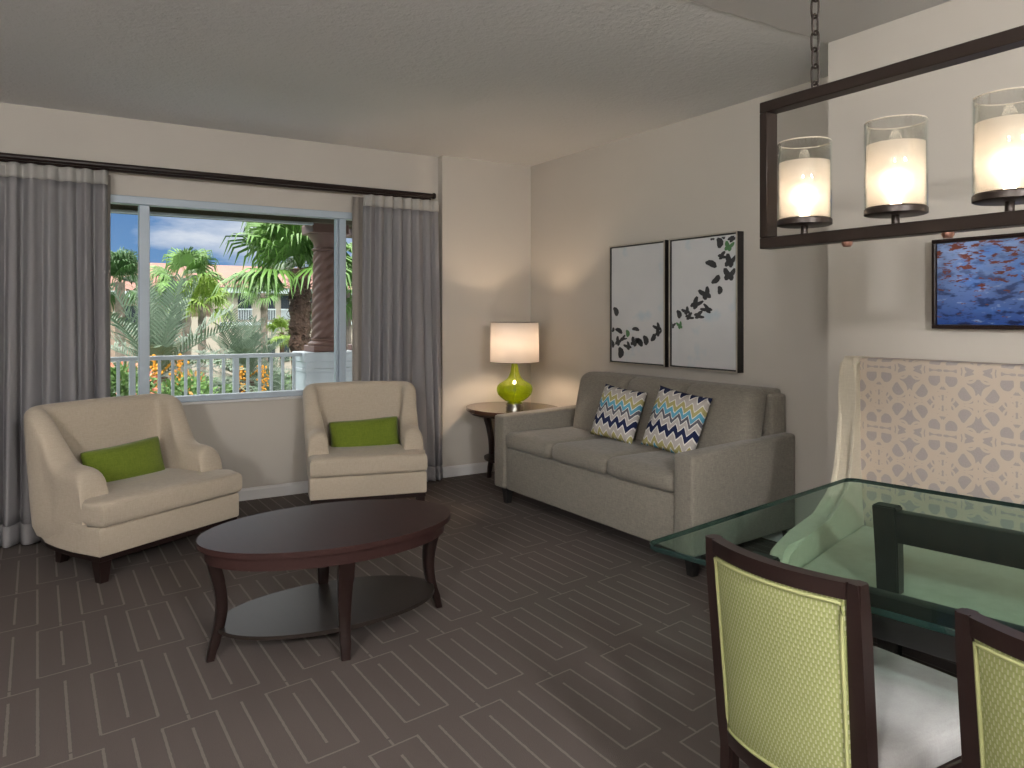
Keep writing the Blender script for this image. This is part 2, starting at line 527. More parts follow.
struct('floor', bx(LX-.1, WX+.1, BY-.1, D+.15, -.1, 0), M['carpet'])
struct('ceiling', bx(LX-.1, WX+.1, YC, D+.15, H, H+.1), M['ceil'])
struct('ceiling.001', bx(LX-.1, WX+.1, BY-.1, YC, H-.004, H+.1), M['ceil_smooth'])
struct('wall_right', bx(WX, WX+.12, YC, D+.15, 0, H), M['wall'])
struct('wall_dining', bx(DX, WX+.12, BY-.1, YC, 0, H-.004), M['wall_dining'])
struct('wall_left', bx(LX-.12, LX, BY-.1, D+.15, 0, H), M['wall'])
struct('wall_back', bx(LX, DX, BY-.12, BY, 0, H-.004), M['wall'])
# window wall with opening
WX0, WX1, WZ0, WZ1 = -.05, 2.25, .678, 1.965
bm = bmesh.new()
box(bm, LX, WX0, D, D+.15, 0, H); box(bm, WX1, WX, D, D+.15, 0, H)
box(bm, WX0, WX1, D, D+.15, 0, WZ0-.012); box(bm, WX0, WX1, D, D+.15, WZ1, H)
struct('wall_window', bm, M['wall'])
struct('wall_corner', bx(PX, WX, PY, D, 0, H), M['wall'])
# baseboards
def baseboard(name, x0,x1,y0,y1, axis):
    bm = bmesh.new(); t = .014
    if axis == 'y-':   # board on wall facing -Y at y1
        poly = [(y1,0),(y1-t,0),(y1-t,.064),(y1-t*.45,.078),(y1,.08)]
        loft(bm, [[Vector((x,a,z)) for a,z in poly] for x in (x0,x1)])
    else:
        s = -1 if axis == 'x-' else 1
        poly = [(x1,0),(x1+s*t,0),(x1+s*t,.064),(x1+s*t*.45,.078),(x1,.08)]
        loft(bm, [[Vector((a,y,z)) for a,z in poly] for y in (y0,y1)])
    struct(name, bm, M['trim'])
baseboard('baseboard_window', LX, PX-.016, 0, D, 'y-')
baseboard('baseboard_corner', PX-.014, WX, 0, PY, 'y-')
baseboard('baseboard_return', 0, PX, PY-.014, D, 'x-')
baseboard('baseboard_right', 0, WX, YC, PY-.014, 'x-')
baseboard('baseboard_dining', 0, DX, BY, YC, 'x-')
baseboard('baseboard_left', 0, LX, BY, D-.014, 'x+')

# window
win = bpy.data.objects.new('window_1', None); COL.objects.link(win); win['kind'] = 'structure'
win.location = ((WX0+WX1)/2, D+.03, WZ0)
def wpart(name, bm, mat):
    for v in bm.verts: v.co -= Vector(win.location)
    return finish(name, bm, mat, win, True, 30)
bm = bmesh.new(); fy0, fy1 = D-.002, D+.07
box(bm, WX0, WX1, fy0, fy1, WZ1-.05, WZ1, .004, 1); box(bm, WX0, WX1, fy0, fy1, WZ0-.005, WZ0+.032, .004, 1)
box(bm, WX0, WX0+.05, fy0, fy1, WZ0+.032, WZ1-.05, .003, 1); box(bm, WX1-.05, WX1, fy0, fy1, WZ0+.032, WZ1-.05, .003, 1)
wpart('window_frame', bm, M['alu'])
for a, b in ((.537,.598),(1.822,1.872)):
    bm = bx(a, b, fy0+.008, fy1, WZ0+.033, WZ1-.051, .004, 1)
    if a > 1: box(bm, a-.018, a-.002, fy0+.03, fy1, WZ0+.033, WZ1-.051, .002, 1)
    wpart('mullion', bm, M['alu'])
wpart('sash_lock', bx(1.806,1.821,fy0+.02,fy0+.034,1.33,1.40,.003,1), M['alu'])
for a, b in ((WX0+.051,.536),(.599,1.803),(1.873,WX1-.051)):
    wpart('window_pane', bx(a, b, D+.045, D+.049, WZ0+.033, WZ1-.051), M['window_glass'])
wpart('window_sill', bx(WX0, WX1, D-.022, D+.03, WZ0-.022, WZ0-.006, .004, 2), M['trim'])

# ------------------------------------------------------------------ curtains
def curtain(name, label, x0, x1, zt, seedv, spread=.0, mat='sheer', hem=.10, pleats=10, y0=5.07, bulge=.0):
    rnd = random.Random(seedv)
    t = thing(name, label, 'curtain', ((x0+x1)/2, y0, .012))
    n = pleats*14; rows = 28; hemz = hem
    ph = [rnd.uniform(-.35,.35) for _ in range(pleats+2)]; am = [rnd.uniform(.55,1.2) for _ in range(pleats+2)]
    def pt(u, w):     # u along 0..1, w height 0 bottom..1 top
        k = u*pleats; i = int(k); f = k-i
        p = ph[i]*(1-f)+ph[i+1]*f; a = am[i]*(1-f)+am[i+1]*f
        amp = (.022 + .024*(1-w))*a
        x = (x0 + (x1-x0)*u) - (x0+x1)/2
        x += spread*(1-w)*(u-.5)*2
        y = amp*math.sin(2*PI*(k+p*(1-w))) + .010*math.sin(2*PI*(k*2.03+p*3)) * (1-w*.6)
        x += .012*math.cos(2*PI*k+p)*(1-w)
        y -= bulge*(1-w)**1.5
        return Vector((x, y, (zt-.012)*w))
    def grid(w0, w1, rows, off=0.):
        bm = bmesh.new(); vs = []
        for r_ in range(rows+1):
            w = w0+(w1-w0)*r_/rows
            vs.append([bm.verts.new(pt(c/n, w) + Vector((0,off,0))) for c in range(n+1)])
        for r_ in range(rows):
            for c in range(n): bm.faces.new([vs[r_][c], vs[r_][c+1], vs[r_+1][c+1], vs[r_+1][c]])
        return bm
    wt = 1-.082/zt
    o = finish('curtain_panel', grid(.05, wt, rows), M[mat], t, True, 180)
    s = o.modifiers.new('s', 'SOLIDIFY'); s.thickness = .0025
    o = finish('curtain_header', grid(wt, 1, 4), M['sheer_head'], t, True, 180)
    s = o.modifiers.new('s', 'SOLIDIFY'); s.thickness = .004
    o = finish('curtain_hem', grid(0, .05, 3), M[mat], t, True, 180)
    s = o.modifiers.new('s', 'SOLIDIFY'); s.thickness = .007
    return t
curtain('curtain', 'grey sheer pleated curtain left of the window behind the wide armchair', -1.15, .355, 2.082, 3, .0, pleats=17, bulge=.27)
curtain('curtain', 'grey sheer pleated curtain right of the window beside the lamp corner', 1.95, 2.535, 2.082, 5, .03, pleats=8, bulge=.03)
def lining(x0, x1, label):
    bm = bmesh.new(); n = 16; rows = [.03, 2.07]
    xs = [x0+(x1-x0)*k/n for k in range(n+1)]
    for z0, z1 in (rows,):
        v0 = [bm.verts.new((x, 5.135+.008*math.sin(k*1.3), z0)) for k, x in enumerate(xs)]
        v1 = [bm.verts.new((x, 5.135+.008*math.sin(k*1.3), z1)) for k, x in enumerate(xs)]
        for k in range(n): bm.faces.new([v0[k], v0[k+1], v1[k+1], v1[k]])
    bmesh.ops.translate(bm, verts=bm.verts, vec=(0,0,0))
    o = finish('curtain_lining', bm, M['drape'], None, True, 180)
    s = o.modifiers.new('s','SOLIDIFY'); s.thickness = .004
    tag(o, label, 'curtain')
lining(.18, .375, 'narrow beige lining drape behind the left sheer, against the window edge')
lining(1.89, 2.06, 'narrow beige lining drape behind the right sheer, against the window edge')
t = thing('curtain_rod', 'long dark brown curtain rod above the window', 'curtain rod', (.7, 5.085, 2.118))
bm = bmesh.new(); tube(bm, [(-3.0+.1,0,0),(1.795,0,0)], .017, 14); finish('rod', bm, M['espresso'], t)
bm = bmesh.new(); tube(bm, [(-3.0+.1,.022,-.022),(1.79,.022,-.022)], .008, 8); finish('track', bm, M['espresso'], t)
bm = bmesh.new(); lathe(bm, [(.012,0),(.022,.004),(.024,.012),(.020,.022),(.008,.028)], 18)
finish('finial', bm, M['espresso'], t, loc=(1.795,0,0), rot=(0,R(90),0))
for x in (-1.9, -.35, 1.76):
    bm = bx(x-.012, x+.012, -.012, .113, -.012, .006, .002, 1); box(bm, x-.018, x+.018, .105, .114, -.05, .03, .002, 1)
    finish('bracket', bm, M['espresso'], t)

# ------------------------------------------------------------------ armchairs
def armchair(name, label, loc, rz, legs=True):
    t = thing(name, label, 'armchair', loc, rz, 'cream upholstered armchairs by the window')
    def plan(s=1., y0=0.):
        w = .405*s
        return [(-w,y0),(w,y0),(w,.20),(w*.97,.34),(w*.92,.46),(w*.84,.56),(w*.66,.61),(-w*.66,.61),(-w*.84,.56),(-w*.92,.46),(-w*.97,.34),(-w,.20)]
    bm = bmesh.new(); prism(bm, plan(), .122, .255, .012, 3); finish('seat_base', bm, M['cream'], t)
    bm = bmesh.new(); prism(bm, plan(.985, .008), .098, .1225, .002, 1); finish('plinth_rail', bm, M['espresso'], t)
    for x, y, dx, dy in ((-.365,.045,-.006,-.012),(.365,.045,.006,-.012),(-.27,.47,-.005,.02),(.27,.47,.005,.02)):
        bm = bmesh.new(); taper_leg(bm, x, y, 0, .10, .038, .06, dx, dy); finish('leg', bm, M['espresso'], t)
    # T-shaped seat cushion
    poly = [(-.405,-.025),(.405,-.025),(.41,.08),(.405,.155),(.285,.165),(.272,.50),(-.272,.50),(-.285,.165),(-.405,.155),(-.41,.08)]
    bm = bmesh.new(); prism(bm, poly, .256, .372, .034, 5)
    for v in bm.verts:
        if v.co.z > .34: v.co.z += .016*max(0,(1-(v.co.x/.42)**2))*max(0,1-((v.co.y-.2)/.3)**2)
        v.co.y -= .010*max(0, 1-(v.co.x/.42)**2)*(1 if v.co.y < .05 else 0)
    finish('seat_cushion', bm, M['cream'], t, True, 60)
    # wrap-around back with wings flowing into rolled arms
    half = [(-.340,.125,.36,.0),(-.340,.131,.43,.0),(-.340,.143,.475,.0),(-.340,.165,.502,.0),(-.340,.20,.512,.0),(-.340,.25,.513,.002),
            (-.340,.29,.518,.004),(-.340,.325,.532,.008),(-.340,.36,.562,.012),(-.340,.39,.605,.018),(-.340,.42,.66,.024),
            (-.340,.45,.715,.03),(-.340,.48,.752,.034),(-.339,.51,.768,.036),(-.332,.538,.775,.038),(-.312,.556,.778,.04),(-.27,.560,.779,.04),(-.17,.562,.780,.04),(-.08,.563,.781,.04),(0,.563,.782,.04)]
    st = half + [(-x,y,h,l) for x,y,h,l in half[:-1][::-1]]
    rings = []
    for i, (x,y,h,l) in enumerate(st):
        a = Vector(st[max(i-1,0)][:2]+(0,)); b = Vector(st[min(i+1,len(st)-1)][:2]+(0,))
        d = (b-a).normalized(); nrm = Vector((-d.y, d.x, 0))   # outward: left side -> -x
        if i < 4 : nrm = Vector((-1,0,0))
        if i > len(st)-5: nrm = Vector((1,0,0))
        th = .060 if (x*x > .1 and y < .36) else .055
        ring = []
        r = th
        prof = [(th*.95,.125),(th,.25),(th,(h-r+.25)/2),(th,h-r)] + [(r*math.cos(t_), h-r+r*math.sin(t_)) for t_ in [PI*k/8 for k in range(1,8)]] + [(-th,h-r),(-th*1.0,(h-r+.3)/2),(-th,.28),(-th*.9,.125)]
        for o_, z in prof:
            lean = l*max(0,(z-.12))/.65
            # arms bulge outwards a little (scroll)
            roll = .014*max(0,1-abs(z-(h-r))/.09) if (y < .40 and abs(o_) > .03) else 0
            ring.append(Vector((x,y,0)) + nrm*(o_ + lean*1.15 + math.copysign(roll,o_)) + Vector((0,0,z)))
        rings.append(ring)
    bm = bmesh.new(); loft(bm, rings)
    o = finish('backrest', bm, M['cream'], t, True, 70)
    sb = o.modifiers.new('sub','SUBSURF'); sb.levels = 1; sb.render_levels = 1
    return t
aL = armchair('armchair', 'cream armchair in front of the left curtain, turned toward the oval table', (.590,4.105,0), R(30.5))
aR = dup(aL, (1.716,4.36,0), R(-14), 'cream armchair in front of the right window mullion and curtain')
aR.scale = (.87,.92,1.0)

def lumbar(parent_loc, rz, label, tilt, lx, ly, lz, roll=0.):
    bm = bmesh.new(); nx, nz = 28, 16; w, h, th = .230, .110, .056
    vs = {}
    for side in (1,-1):
        for i in range(nx+1):
            for j in range(nz+1):
                u = -1+2*i/nx; v = -1+2*j/nz
                x = u*w*(1-.035*(1-v*v)-.03*(u*v)**8) ; z = v*h*(1-.07*(1-u*u)-.06*(u*v)**8)
                y = side*th*((1-u**4)*(1-v**4))**.5*(.75+.25*(1-u*u))
                if abs(u) == 1 or abs(v) == 1:
                    if side == -1: vs[(side,i,j)] = vs[(1,i,j)]; continue
                    y = 0
                vs[(side,i,j)] = bm.verts.new((x,y,z))
    for side in (1,-1):
        for i in range(nx):
            for j in range(nz):
                bm.faces.new([vs[(side,i,j)],vs[(side,i+1,j)],vs[(side,i+1,j+1)],vs[(side,i,j+1)]])
    o = finish('lumbar_pillow', bm, M['green'], None, True, 180)
    mt = Matrix.Translation(parent_loc) @ Matrix.Rotation(rz,4,'Z') @ Matrix.Translation((lx,ly,lz)) @ Matrix.Rotation(roll,4,'Y') @ Matrix.Rotation(tilt,4,'X')
    o.matrix_world = mt
    return tag(o, label, 'pillow', 'green lumbar pillows')
lumbar((.590,4.105,0), R(30.5), 'green lumbar pillow lying tilted on the left armchair', R(-14), .022, .42, .442, R(-3))
lumbar((1.716,4.36,0), R(-14), 'green lumbar pillow on the right armchair near the curtain', R(-12), .020, .395, .438, R(-3))

# ------------------------------------------------------------------ coffee table
ct = thing('coffee_table', 'dark cherry oval coffee table with lower shelf, centre of the carpet', 'coffee table', (.968,2.85,0), R(1))
bm = bmesh.new(); prism(bm, ellipse(.490,.322,96), .400, .421, .007, 3); finish('table_top', bm, M['cherry'], ct)
bm = bmesh.new(); prism(bm, ellipse(.464,.296,96), .352, .3995, .004, 2); finish('apron', bm, M['cherry'], ct)
bm = bmesh.new(); prism(bm, ellipse(.425,.245,80,0,.0), .098, .112, .005, 2); finish('lower_shelf', bm, M['shelf'], ct)
def saber_leg(dx, dy, parent, ztop=.40, rt=(.495,.296), foot=None, wt=.058, wf=.032, mat='espresso', mid=-.045, dth=.045):
    # dx,dy unit direction of the leg from the centre (along an ellipse axis)
    bm = bmesh.new(); rings = []
    tx = -dy; ty = dx
    for k in range(13):
        f = k/12; z = ztop*(1-f)
        base = rt*(1-f) + foot*f
        off = base + mid*math.sin(PI*min(1,f*1.0))**1.3 + (.0 if f<.85 else 0)
        w = wt*(1-f)+wf*f; d = dth*(1-f*.4)
        c = Vector((dx*off, dy*off, z))
        rings.append([c + Vector((tx,ty,0))*(a*w/2) + Vector((dx,dy,0))*(b*d/2) for a,b in ((-1,-1),(1,-1),(1,1),(-1,1))])
    loft(bm, rings)
    bmesh.ops.bevel(bm, geom=[e for e in bm.edges if abs(e.verts[0].co.z-e.verts[1].co.z) > .01], offset=.003, segments=1, affect='EDGES')
    return finish('leg', bm, M[mat], parent, True, 50)
saber_leg(-1,0,ct, ztop=.362, rt=.440, foot=.448, mid=-.035)
saber_leg(1,0,ct, ztop=.362, rt=.440, foot=.462, mid=-.035)
saber_leg(-.16,-.987,ct, ztop=.358, rt=.272, foot=.258, mid=-.030)
saber_leg(.19,.98,ct, ztop=.358, rt=.272, foot=.258, mid=-.030)

# ------------------------------------------------------------------ sofa
so = thing('sofa', 'grey-brown tweed three-seat sofa against the right wall under two pictures', 'sofa', (2.97,3.39,0))
S0 = Vector((2.97,3.39,0))
def sp(name, bm, mat=None, smooth=True, angle=60, sub=0):
    for v in bm.verts: v.co -= S0
    o = finish(name, bm, mat or M['sofa'], so, smooth, angle)
    return o
sp('front_rail', bx(2.565, 3.30, 2.632, 4.150, .105, .372, .012, 3))
def arm_bm(y0,y1):
    bm = bx(2.55, 3.385, y0, y1, .105, .575, .018, 3)
    for v in bm.verts:
        if v.co.z > .4: v.co.z += .030*(v.co.x-2.55)/.83
    return bm
sp('arm', arm_bm(4.155,4.285))
bm = arm_bm(2.500,2.628)
for v in bm.verts:
    if v.co.y < 2.56: v.co.y += .075*(v.co.x-2.55)/.83
    else: v.co.y += .03*(v.co.x-2.55)/.83
sp('arm', bm)
bm = bx(3.26, 3.385, 2.632, 4.150, .105, .81, .02, 3)
for v in bm.verts:
    if v.co.z > .5: v.co.x += .0
sp('back_frame', bm)
bm = bx(3.245, 3.39, 2.665, 4.15, .60, .835, .022, 3); sp('back_rail', bm)
ys = [2.632, 3.136, 3.642, 4.150]
for k in range(3):
    y0, y1 = ys[k], ys[k+1]
    bm = rbox(.60, y1-y0-.004, .105, .040, 12, (.012,.004,.010), center=(2.545+.30,(y0+y1)/2,.425)); sp('seat_cushion', bm, angle=180)
for k in range(3):
    y0, y1 = [2.61,3.105,3.60,4.085][k:k+2]
    def lean(p): 
        return Vector((p.x + (p.z+.21)*.20, p.y, p.z))
    bm = rbox(.155, y1-y0-.014, 0.40, .058, 12, (.022,.004,.010), fn=lean, center=(3.085,(y0+y1)/2,.645)); sp('back_cushion', bm, angle=180)
for x in (2.615, 3.32):
    for y in (2.565, 4.215):
        bm = bmesh.new(); taper_leg(bm, x, y, 0, .106, .036, .055); sp('leg', bm, M['black'], False)

def throw_pillow(label, loc, yaw, tilt, roll, s=.172):
    bm = bmesh.new(); n = 26; vs = {}
    for side in (1,-1):
        for i in range(n+1):
            for j in range(n+1):
                u = -1+2*i/n; v = -1+2*j/n
                x = u*s*(1-.05*(1-v*v)); z = v*s*(1-.05*(1-u*u))
                y = side*.055*((1-u**4)*(1-v**4))**.6
                if abs(u) == 1 or abs(v) == 1:
                    if side == -1: vs[(side,i,j)] = vs[(1,i,j)]; continue
                    y = 0
                vs[(side,i,j)] = bm.verts.new((x,y,z))
    for side in (1,-1):
        for i in range(n):
            for j in range(n): bm.faces.new([vs[(side,i,j)],vs[(side,i+1,j)],vs[(side,i+1,j+1)],vs[(side,i,j+1)]])
    o = finish('throw_pillow', bm, M['chevron'], None, True, 180)
    o.matrix_world = Matrix.Translation(loc) @ Matrix.Rotation(yaw,4,'Z') @ Matrix.Rotation(tilt,4,'X') @ Matrix.Rotation(roll,4,'Y')
    return tag(o, label, 'pillow', 'chevron throw pillows')
throw_pillow('zigzag patterned throw pillow nearer the lamp on the grey sofa', (2.930,3.475,.642), R(-78), R(-20), R(6), .160)
throw_pillow('zigzag patterned throw pillow on the grey sofa, closer to the dining table', (2.920,2.985,.652), R(-78), R(-20), R(8), .172)

# ------------------------------------------------------------------ side table and lamp
st_ = thing('side_table', 'dark oval side table in the corner beside the sofa', 'side table', (2.965,4.71,0), R(0))
bm = bmesh.new(); prism(bm, ellipse(.325,.395,72), .528, .552, .006, 3); finish('table_top', bm, M['tabletop'], st_)
bm = bmesh.new(); prism(bm, ellipse(.295,.36,72), .505, .5275, .003, 2); finish('apron', bm, M['espresso'], st_)
for dx, dy, r_ in ((-.24,.97,.285),(-.72,-.69,.285),(.94,-.33,.27)):
    saber_leg(dx,dy,st_, ztop=.51, rt=r_, foot=r_-.035, wt=.045, wf=.028, mid=-.045, dth=.04)
bm = bmesh.new(); prism(bm, ellipse(.20,.24,48), .17, .185, .003, 1); finish('lower_shelf', bm, M['espresso'], st_)

lx, ly, lz = 2.963, 4.68, .5525
lamp = thing('table_lamp', 'lit table lamp with lime green glass body and white drum shade', 'lamp', (lx,ly,lz))
bm = bmesh.new(); lathe(bm, [(.065,0),(.065,.012),(.061,.014),(.061,.020),(.065,.022),(.065,.034),(.045,.043)], 36); finish('base', bm, M['chrome'], lamp)
prof = [(.042,.044),(.070,.052),(.100,.075),(.122,.098),(.131,.122),(.132,.142),(.126,.162),(.108,.180),(.082,.194),(.058,.210),(.042,.232),(.031,.262),(.025,.300),(.023,.318),(.020,.322)]
bm = bmesh.new(); lathe(bm, prof, 48); finish('glass_body', bm, M['lime'], lamp, True, 80)
bm = bmesh.new(); lathe(bm, [(.006,.04),(.006,.36)], 10); finish('stem', bm, M['chrome'], lamp)
bm = bmesh.new(); lathe(bm, [(.022,.323),(.022,.333),(.012,.336),(.014,.38),(.014,.40)], 20); finish('socket', bm, M['chrome'], lamp)
sh0, sh1 = .335, .625
bm = bmesh.new(); lathe(bm, [(.179,sh0),(.175,sh1)], 56, cap=False)
o = finish('lamp_shade', bm, M['lampshade'], lamp, True, 180); s = o.modifiers.new('s','SOLIDIFY'); s.thickness = .002
bm = bmesh.new()
tube(bm, [(.1795*math.cos(2*PI*k/40), .1795*math.sin(2*PI*k/40), sh0) for k in range(41)], .0022, 6)
finish('shade_ring', bm, M['chrome'], o); bm = bmesh.new()
for z, r_ in ((sh1,.1755),): tube(bm, [(r_*math.cos(2*PI*k/40), r_*math.sin(2*PI*k/40), z) for k in range(41)], .0022, 6)
for k in range(3):
    a = 2*PI*k/3+.4; tube(bm, [(0,0,sh1-.012),(.1755*math.cos(a),.1755*math.sin(a),sh1)], .0018, 6)
finish('shade_ring', bm, M['chrome'], o)
bm = bmesh.new(); lathe(bm, [(.002,sh1-.016),(.008,sh1-.010),(.008,sh1-.004),(.002,sh1+.002)], 12); finish('finial', bm, M['chrome'], lamp)
bm = bmesh.new(); lathe(bm, [(.012,.40),(.030,.43),(.034,.455),(.026,.48),(.008,.49)], 20); finish('bulb', bm, M['bulb_weak'], lamp)

# ------------------------------------------------------------------ pictures
def butterfly(bm, y, z, s, a, x):
    """small flat winged outline, wings in the picture plane (local y,z)"""
    up = [(0,.38),(.2,.6),(.6,1.0),(1.0,.95),(1.0,.5),(.82,.12),(.66,.0),(.78,-.35),(.6,-.72),(.3,-.75),(.05,-.55)]
    fold = random.uniform(.65,1.); s = s*.98
    if random.random() < .4: pts = [(-.35,-.7),(-.55,.0),(-.35,.55),(.1,.95),(.75,1.0),(.85,.6),(.55,.1),(.35,-.35),(.0,-.75)]
    else: pts = [(p[0]*fold,p[1]) for p in up] + [(-p[0]*fold*.85,p[1]) for p in up[::-1][1:-1]]
    lo = []; hi = []
    for u, v in pts:
        yy = y + 1.45*s*(u*math.cos(a)-v*math.sin(a)); zz = z + s*(u*math.sin(a)+v*math.cos(a))
        yy = max(-.252, min(.252, yy)); zz = max(-.378, min(.378, zz))
        lo.append(bm.verts.new((x+.0005,yy,zz))); hi.append(bm.verts.new((x-.0008,yy,zz)))
    n = len(lo)
    try:
        bm.faces.new(hi)
        for k in range(n): bm.faces.new([lo[k],lo[(k+1)%n],hi[(k+1)%n],hi[k]])
    except ValueError: pass
def picture(name, label, cy, cz, hw, hh, marks, greens, group):
    t = thing(name, label, 'picture', (WX-.002, cy, cz), 0, group)
    bm = bmesh.new()
    # deep black tray frame, thin champagne front lip
    for a in ((-hw,hw,-hh,-hh+.012),(-hw,hw,hh-.012,hh),(-hw,-hw+.012,-hh+.012,hh-.012),(hw-.012,hw,-hh+.012,hh-.012)):
        box(bm, -.052, 0, a[0], a[1], a[2], a[3])
    fr = finish('frame', bm, M['frame_black'], t, False)
    bm = bmesh.new()
    for a in ((-hw-.001,hw+.001,-hh-.001,-hh+.008),(-hw-.001,hw+.001,hh-.008,hh+.001),(-hw-.001,-hw+.008,-hh+.008,hh-.008),(hw-.008,hw+.001,-hh+.008,hh-.008)):
        box(bm, -.056, -.0525, a[0], a[1], a[2], a[3])
    finish('frame_lip', bm, M['frame_silver'], fr, False)
    bm = bx(-.046, -.002, -hw+.016, hw-.016, -hh+.016, hh-.016)
    for lst, mi in ((marks,1),(greens,2)):
        n0 = len(bm.faces)
        for u, v, s, a in lst: butterfly(bm, (0.5-u)*2*(hw-.016), (0.5-v)*2*(hh-.016), s, a, -.0465)
        bm.faces.ensure_lookup_table()
        for f in bm.faces[n0:]: f.material_index = mi
    finish('canvas', bm, [M['canvas'], M['ink'], M['ink_green']], t, False)
    return t
# u from left 0..1, v from top 0..1
L_ = [(.10,.57,.034,.2),(.03,.73,.018,.8),(.17,.735,.030,-.5),(.14,.83,.036,.4),(.24,.80,.026,1.),(.02,.855,.03,.1),(.34,.865,.03,-.7),(.19,.935,.040,.5),
      (.46,.83,.034,.4),(.50,.715,.026,-.9),(.57,.83,.036,-.2),(.68,.815,.034,.3),(.81,.79,.028,.9),(.90,.70,.032,-.6),(.90,.745,.028,.4)]
Lg = [(.33,.76,.026,.4)]
R_ = [(.77,.06,.034,.4),(.82,.01,.02,0),(.66,.01,.018,0),(.95,.03,.03,.9),(.66,.21,.036,-.5),(.80,.155,.026,1.2),(.92,.20,.044,.3),(.91,.30,.042,0.1),(.70,.335,.032,1.2),
      (.77,.415,.026,.5),(.56,.435,.042,-.4),(.40,.51,.042,.7),(.58,.55,.036,-1.),(.25,.565,.026,-.5),(.13,.595,.028,.3),(.29,.61,.026,1.2),(.44,.60,.030,1.3),(.01,.68,.022,.3)]
Rg = [(.90,.09,.032,.3),(.14,.68,.026,-.3)]
picture('framed_picture', 'left pale canvas with dark butterflies along its bottom, above sofa', 3.795, 1.302, .272, .402, L_, Lg, 'butterfly pictures above the sofa')
picture('framed_picture', 'right pale canvas with butterflies rising to its top corner, above sofa', 3.212, 1.302, .272, .402, R_, Rg, 'butterfly pictures above the sofa')

# seascape picture on the dining wall
sc = thing('framed_picture', 'framed picture of blue rippling water with rust reflections above the banquette', 'picture', (DX-.002, 1.322, 1.345))
hw, hh = .300, .172
bm = bmesh.new()
for a in ((-hw,hw,-hh,-hh+.014),(-hw,hw,hh-.014,hh),(-hw,-hw+.014,-hh+.014,hh-.014),(hw-.014,hw,-hh+.014,hh-.014)):
    box(bm, -.034, 0, *a, .002, 1)
finish('frame', bm, M['espresso'], sc, False)
finish('painting', bx(-.022,-.002,-hw+.016,hw-.016,-hh+.016,hh-.016), M['water_art'], sc, False)

# ------------------------------------------------------------------ banquette
bq = thing('banquette', 'ivory banquette bench with cutwork patterned high back behind the glass table', 'bench', (2.965,1.895,0))
BL = 1.75      # length toward -y
bm = bx(-.13, -.012, -BL+.07, -.034, .20, 1.052, .014, 3)
finish('backrest', bm, M['damask'], bq)
# side wing/arm: profile in x,z extruded in y
def wing(y0, y1, skew):
    prof = [(-.005,.20),(-.005,1.035),(-.02,1.053),(-.10,1.056),(-.135,1.053),(-.155,1.035),(-.16,.95),(-.17,.82),(-.19,.70),(-.225,.61),(-.28,.545),(-.36,.505),(-.50,.48),(-.70,.462),
            (-.83,.452),(-.865,.44),(-.885,.41),(-.888,.36),(-.888,.20)]
    bm = bmesh.new()
    def yo(x):
        if not skew: return y1
        return y1 if x > -.13 else (y1-.105*(-.13-x)/.25 if x > -.38 else y1-.105-.135*(-.38-x)/.505)
    a = [bm.verts.new((x,yo(x)-(y1-y0),z)) for x,z in prof]; b = [bm.verts.new((x,yo(x),z)) for x,z in prof]
    n = len(prof)
    bm.faces.new(a[::-1]); bm.faces.new(b)
    for k in range(n): bm.faces.new([a[k],a[(k+1)%n],b[(k+1)%n],b[k]])
    es = [e for e in bm.edges if (e.verts[0] in a) == (e.verts[1] in a)]
    bmesh.ops.bevel(bm, geom=es, offset=.018, segments=3, affect='EDGES')
    return bm
finish('wing_arm', wing(-.033,.045,1), M['ivory'], bq, True, 50)
finish('wing_arm', wing(-BL,-BL+.085,.0), M['ivory'], bq, True, 50)
poly = [(-.60,-.205),(-.385,-.145),(-.135,-.04),(-.135,-BL+.09),(-.60,-BL+.09)]
bm = bmesh.new(); prism(bm, poly, .215, .291, .01, 2); finish('seat_base', bm, M['ivory'], bq)
poly = [(-.875,-.275),(-.385,-.146),(-.132,-.042),(-.132,-BL+.09),(-.875,-BL+.09)]
bm = bmesh.new(); prism(bm, poly, .292, .385, .035, 4); finish('seat_cushion', bm, M['ivory'], bq, True, 60)
for x in (-.80,-.08):
    for y in (-.24,-BL+.06):
        bm = bmesh.new(); taper_leg(bm, x, y, 0, .202, .030, .05); finish('leg', bm, M['black'], bq, False)

# ------------------------------------------------------------------ dining table
TZ = .66; tr = R(9)
dt = thing('dining_table', 'rectangular glass-topped dining table on a black frame base', 'dining table', (1.27,1.41,0), -R(0)+R(10))
TW, TL = 1.145, 1.55       # local x 0..TW, y 0..-TL
poly = rounded_rect(0, TW, -TL, 0, .035, 6)
b2 = bmesh.new(); prism(b2, poly, TZ-.013, TZ, .002, 1)
b2.normal_update()
for f in b2.faces: f.material_index = 0 if abs(f.normal.z) > .9 else 1
finish('glass_top', b2, [M['table_glass'], M['glass_edge']], dt, True, 30)
def u_frame(x, ya, yb):
    bm = bmesh.new()
    zt = TZ-.014
    box(bm, x-.022, x+.022, yb, ya, zt-.105, zt-.012, .004, 2)
    o = finish('side_rail', bm, M['black'], dt)
    for y in (ya, yb):
        bm = bmesh.new(); rings = []
        for k in range(9):
            f = k/8; z = zt*(1-f); w = .042*(1-.25*f); off = -.025*math.sin(PI*f)
            d = 1 if y == ya else -1
            c = Vector((x, y+d*off*.4, z))
            rings.append([c+Vector((a*w*.62, b*w*.85, 0)) for a,b in ((-1,-1),(1,-1),(1,1),(-1,1))])
        loft(bm, rings)
        bmesh.ops.bevel(bm, geom=list(bm.edges), offset=.004, segments=2, affect='EDGES')
        finish('leg', bm, M['black'], dt)
u_frame(.90, -.225, -TL+.225)
u_frame(.165, -.225, -TL+.225)
for y in (-.55, -TL+.55):
    finish('stretcher', bx(.165,.90,y-.02,y+.02,.28,.33,.004,2), M['black'], dt)
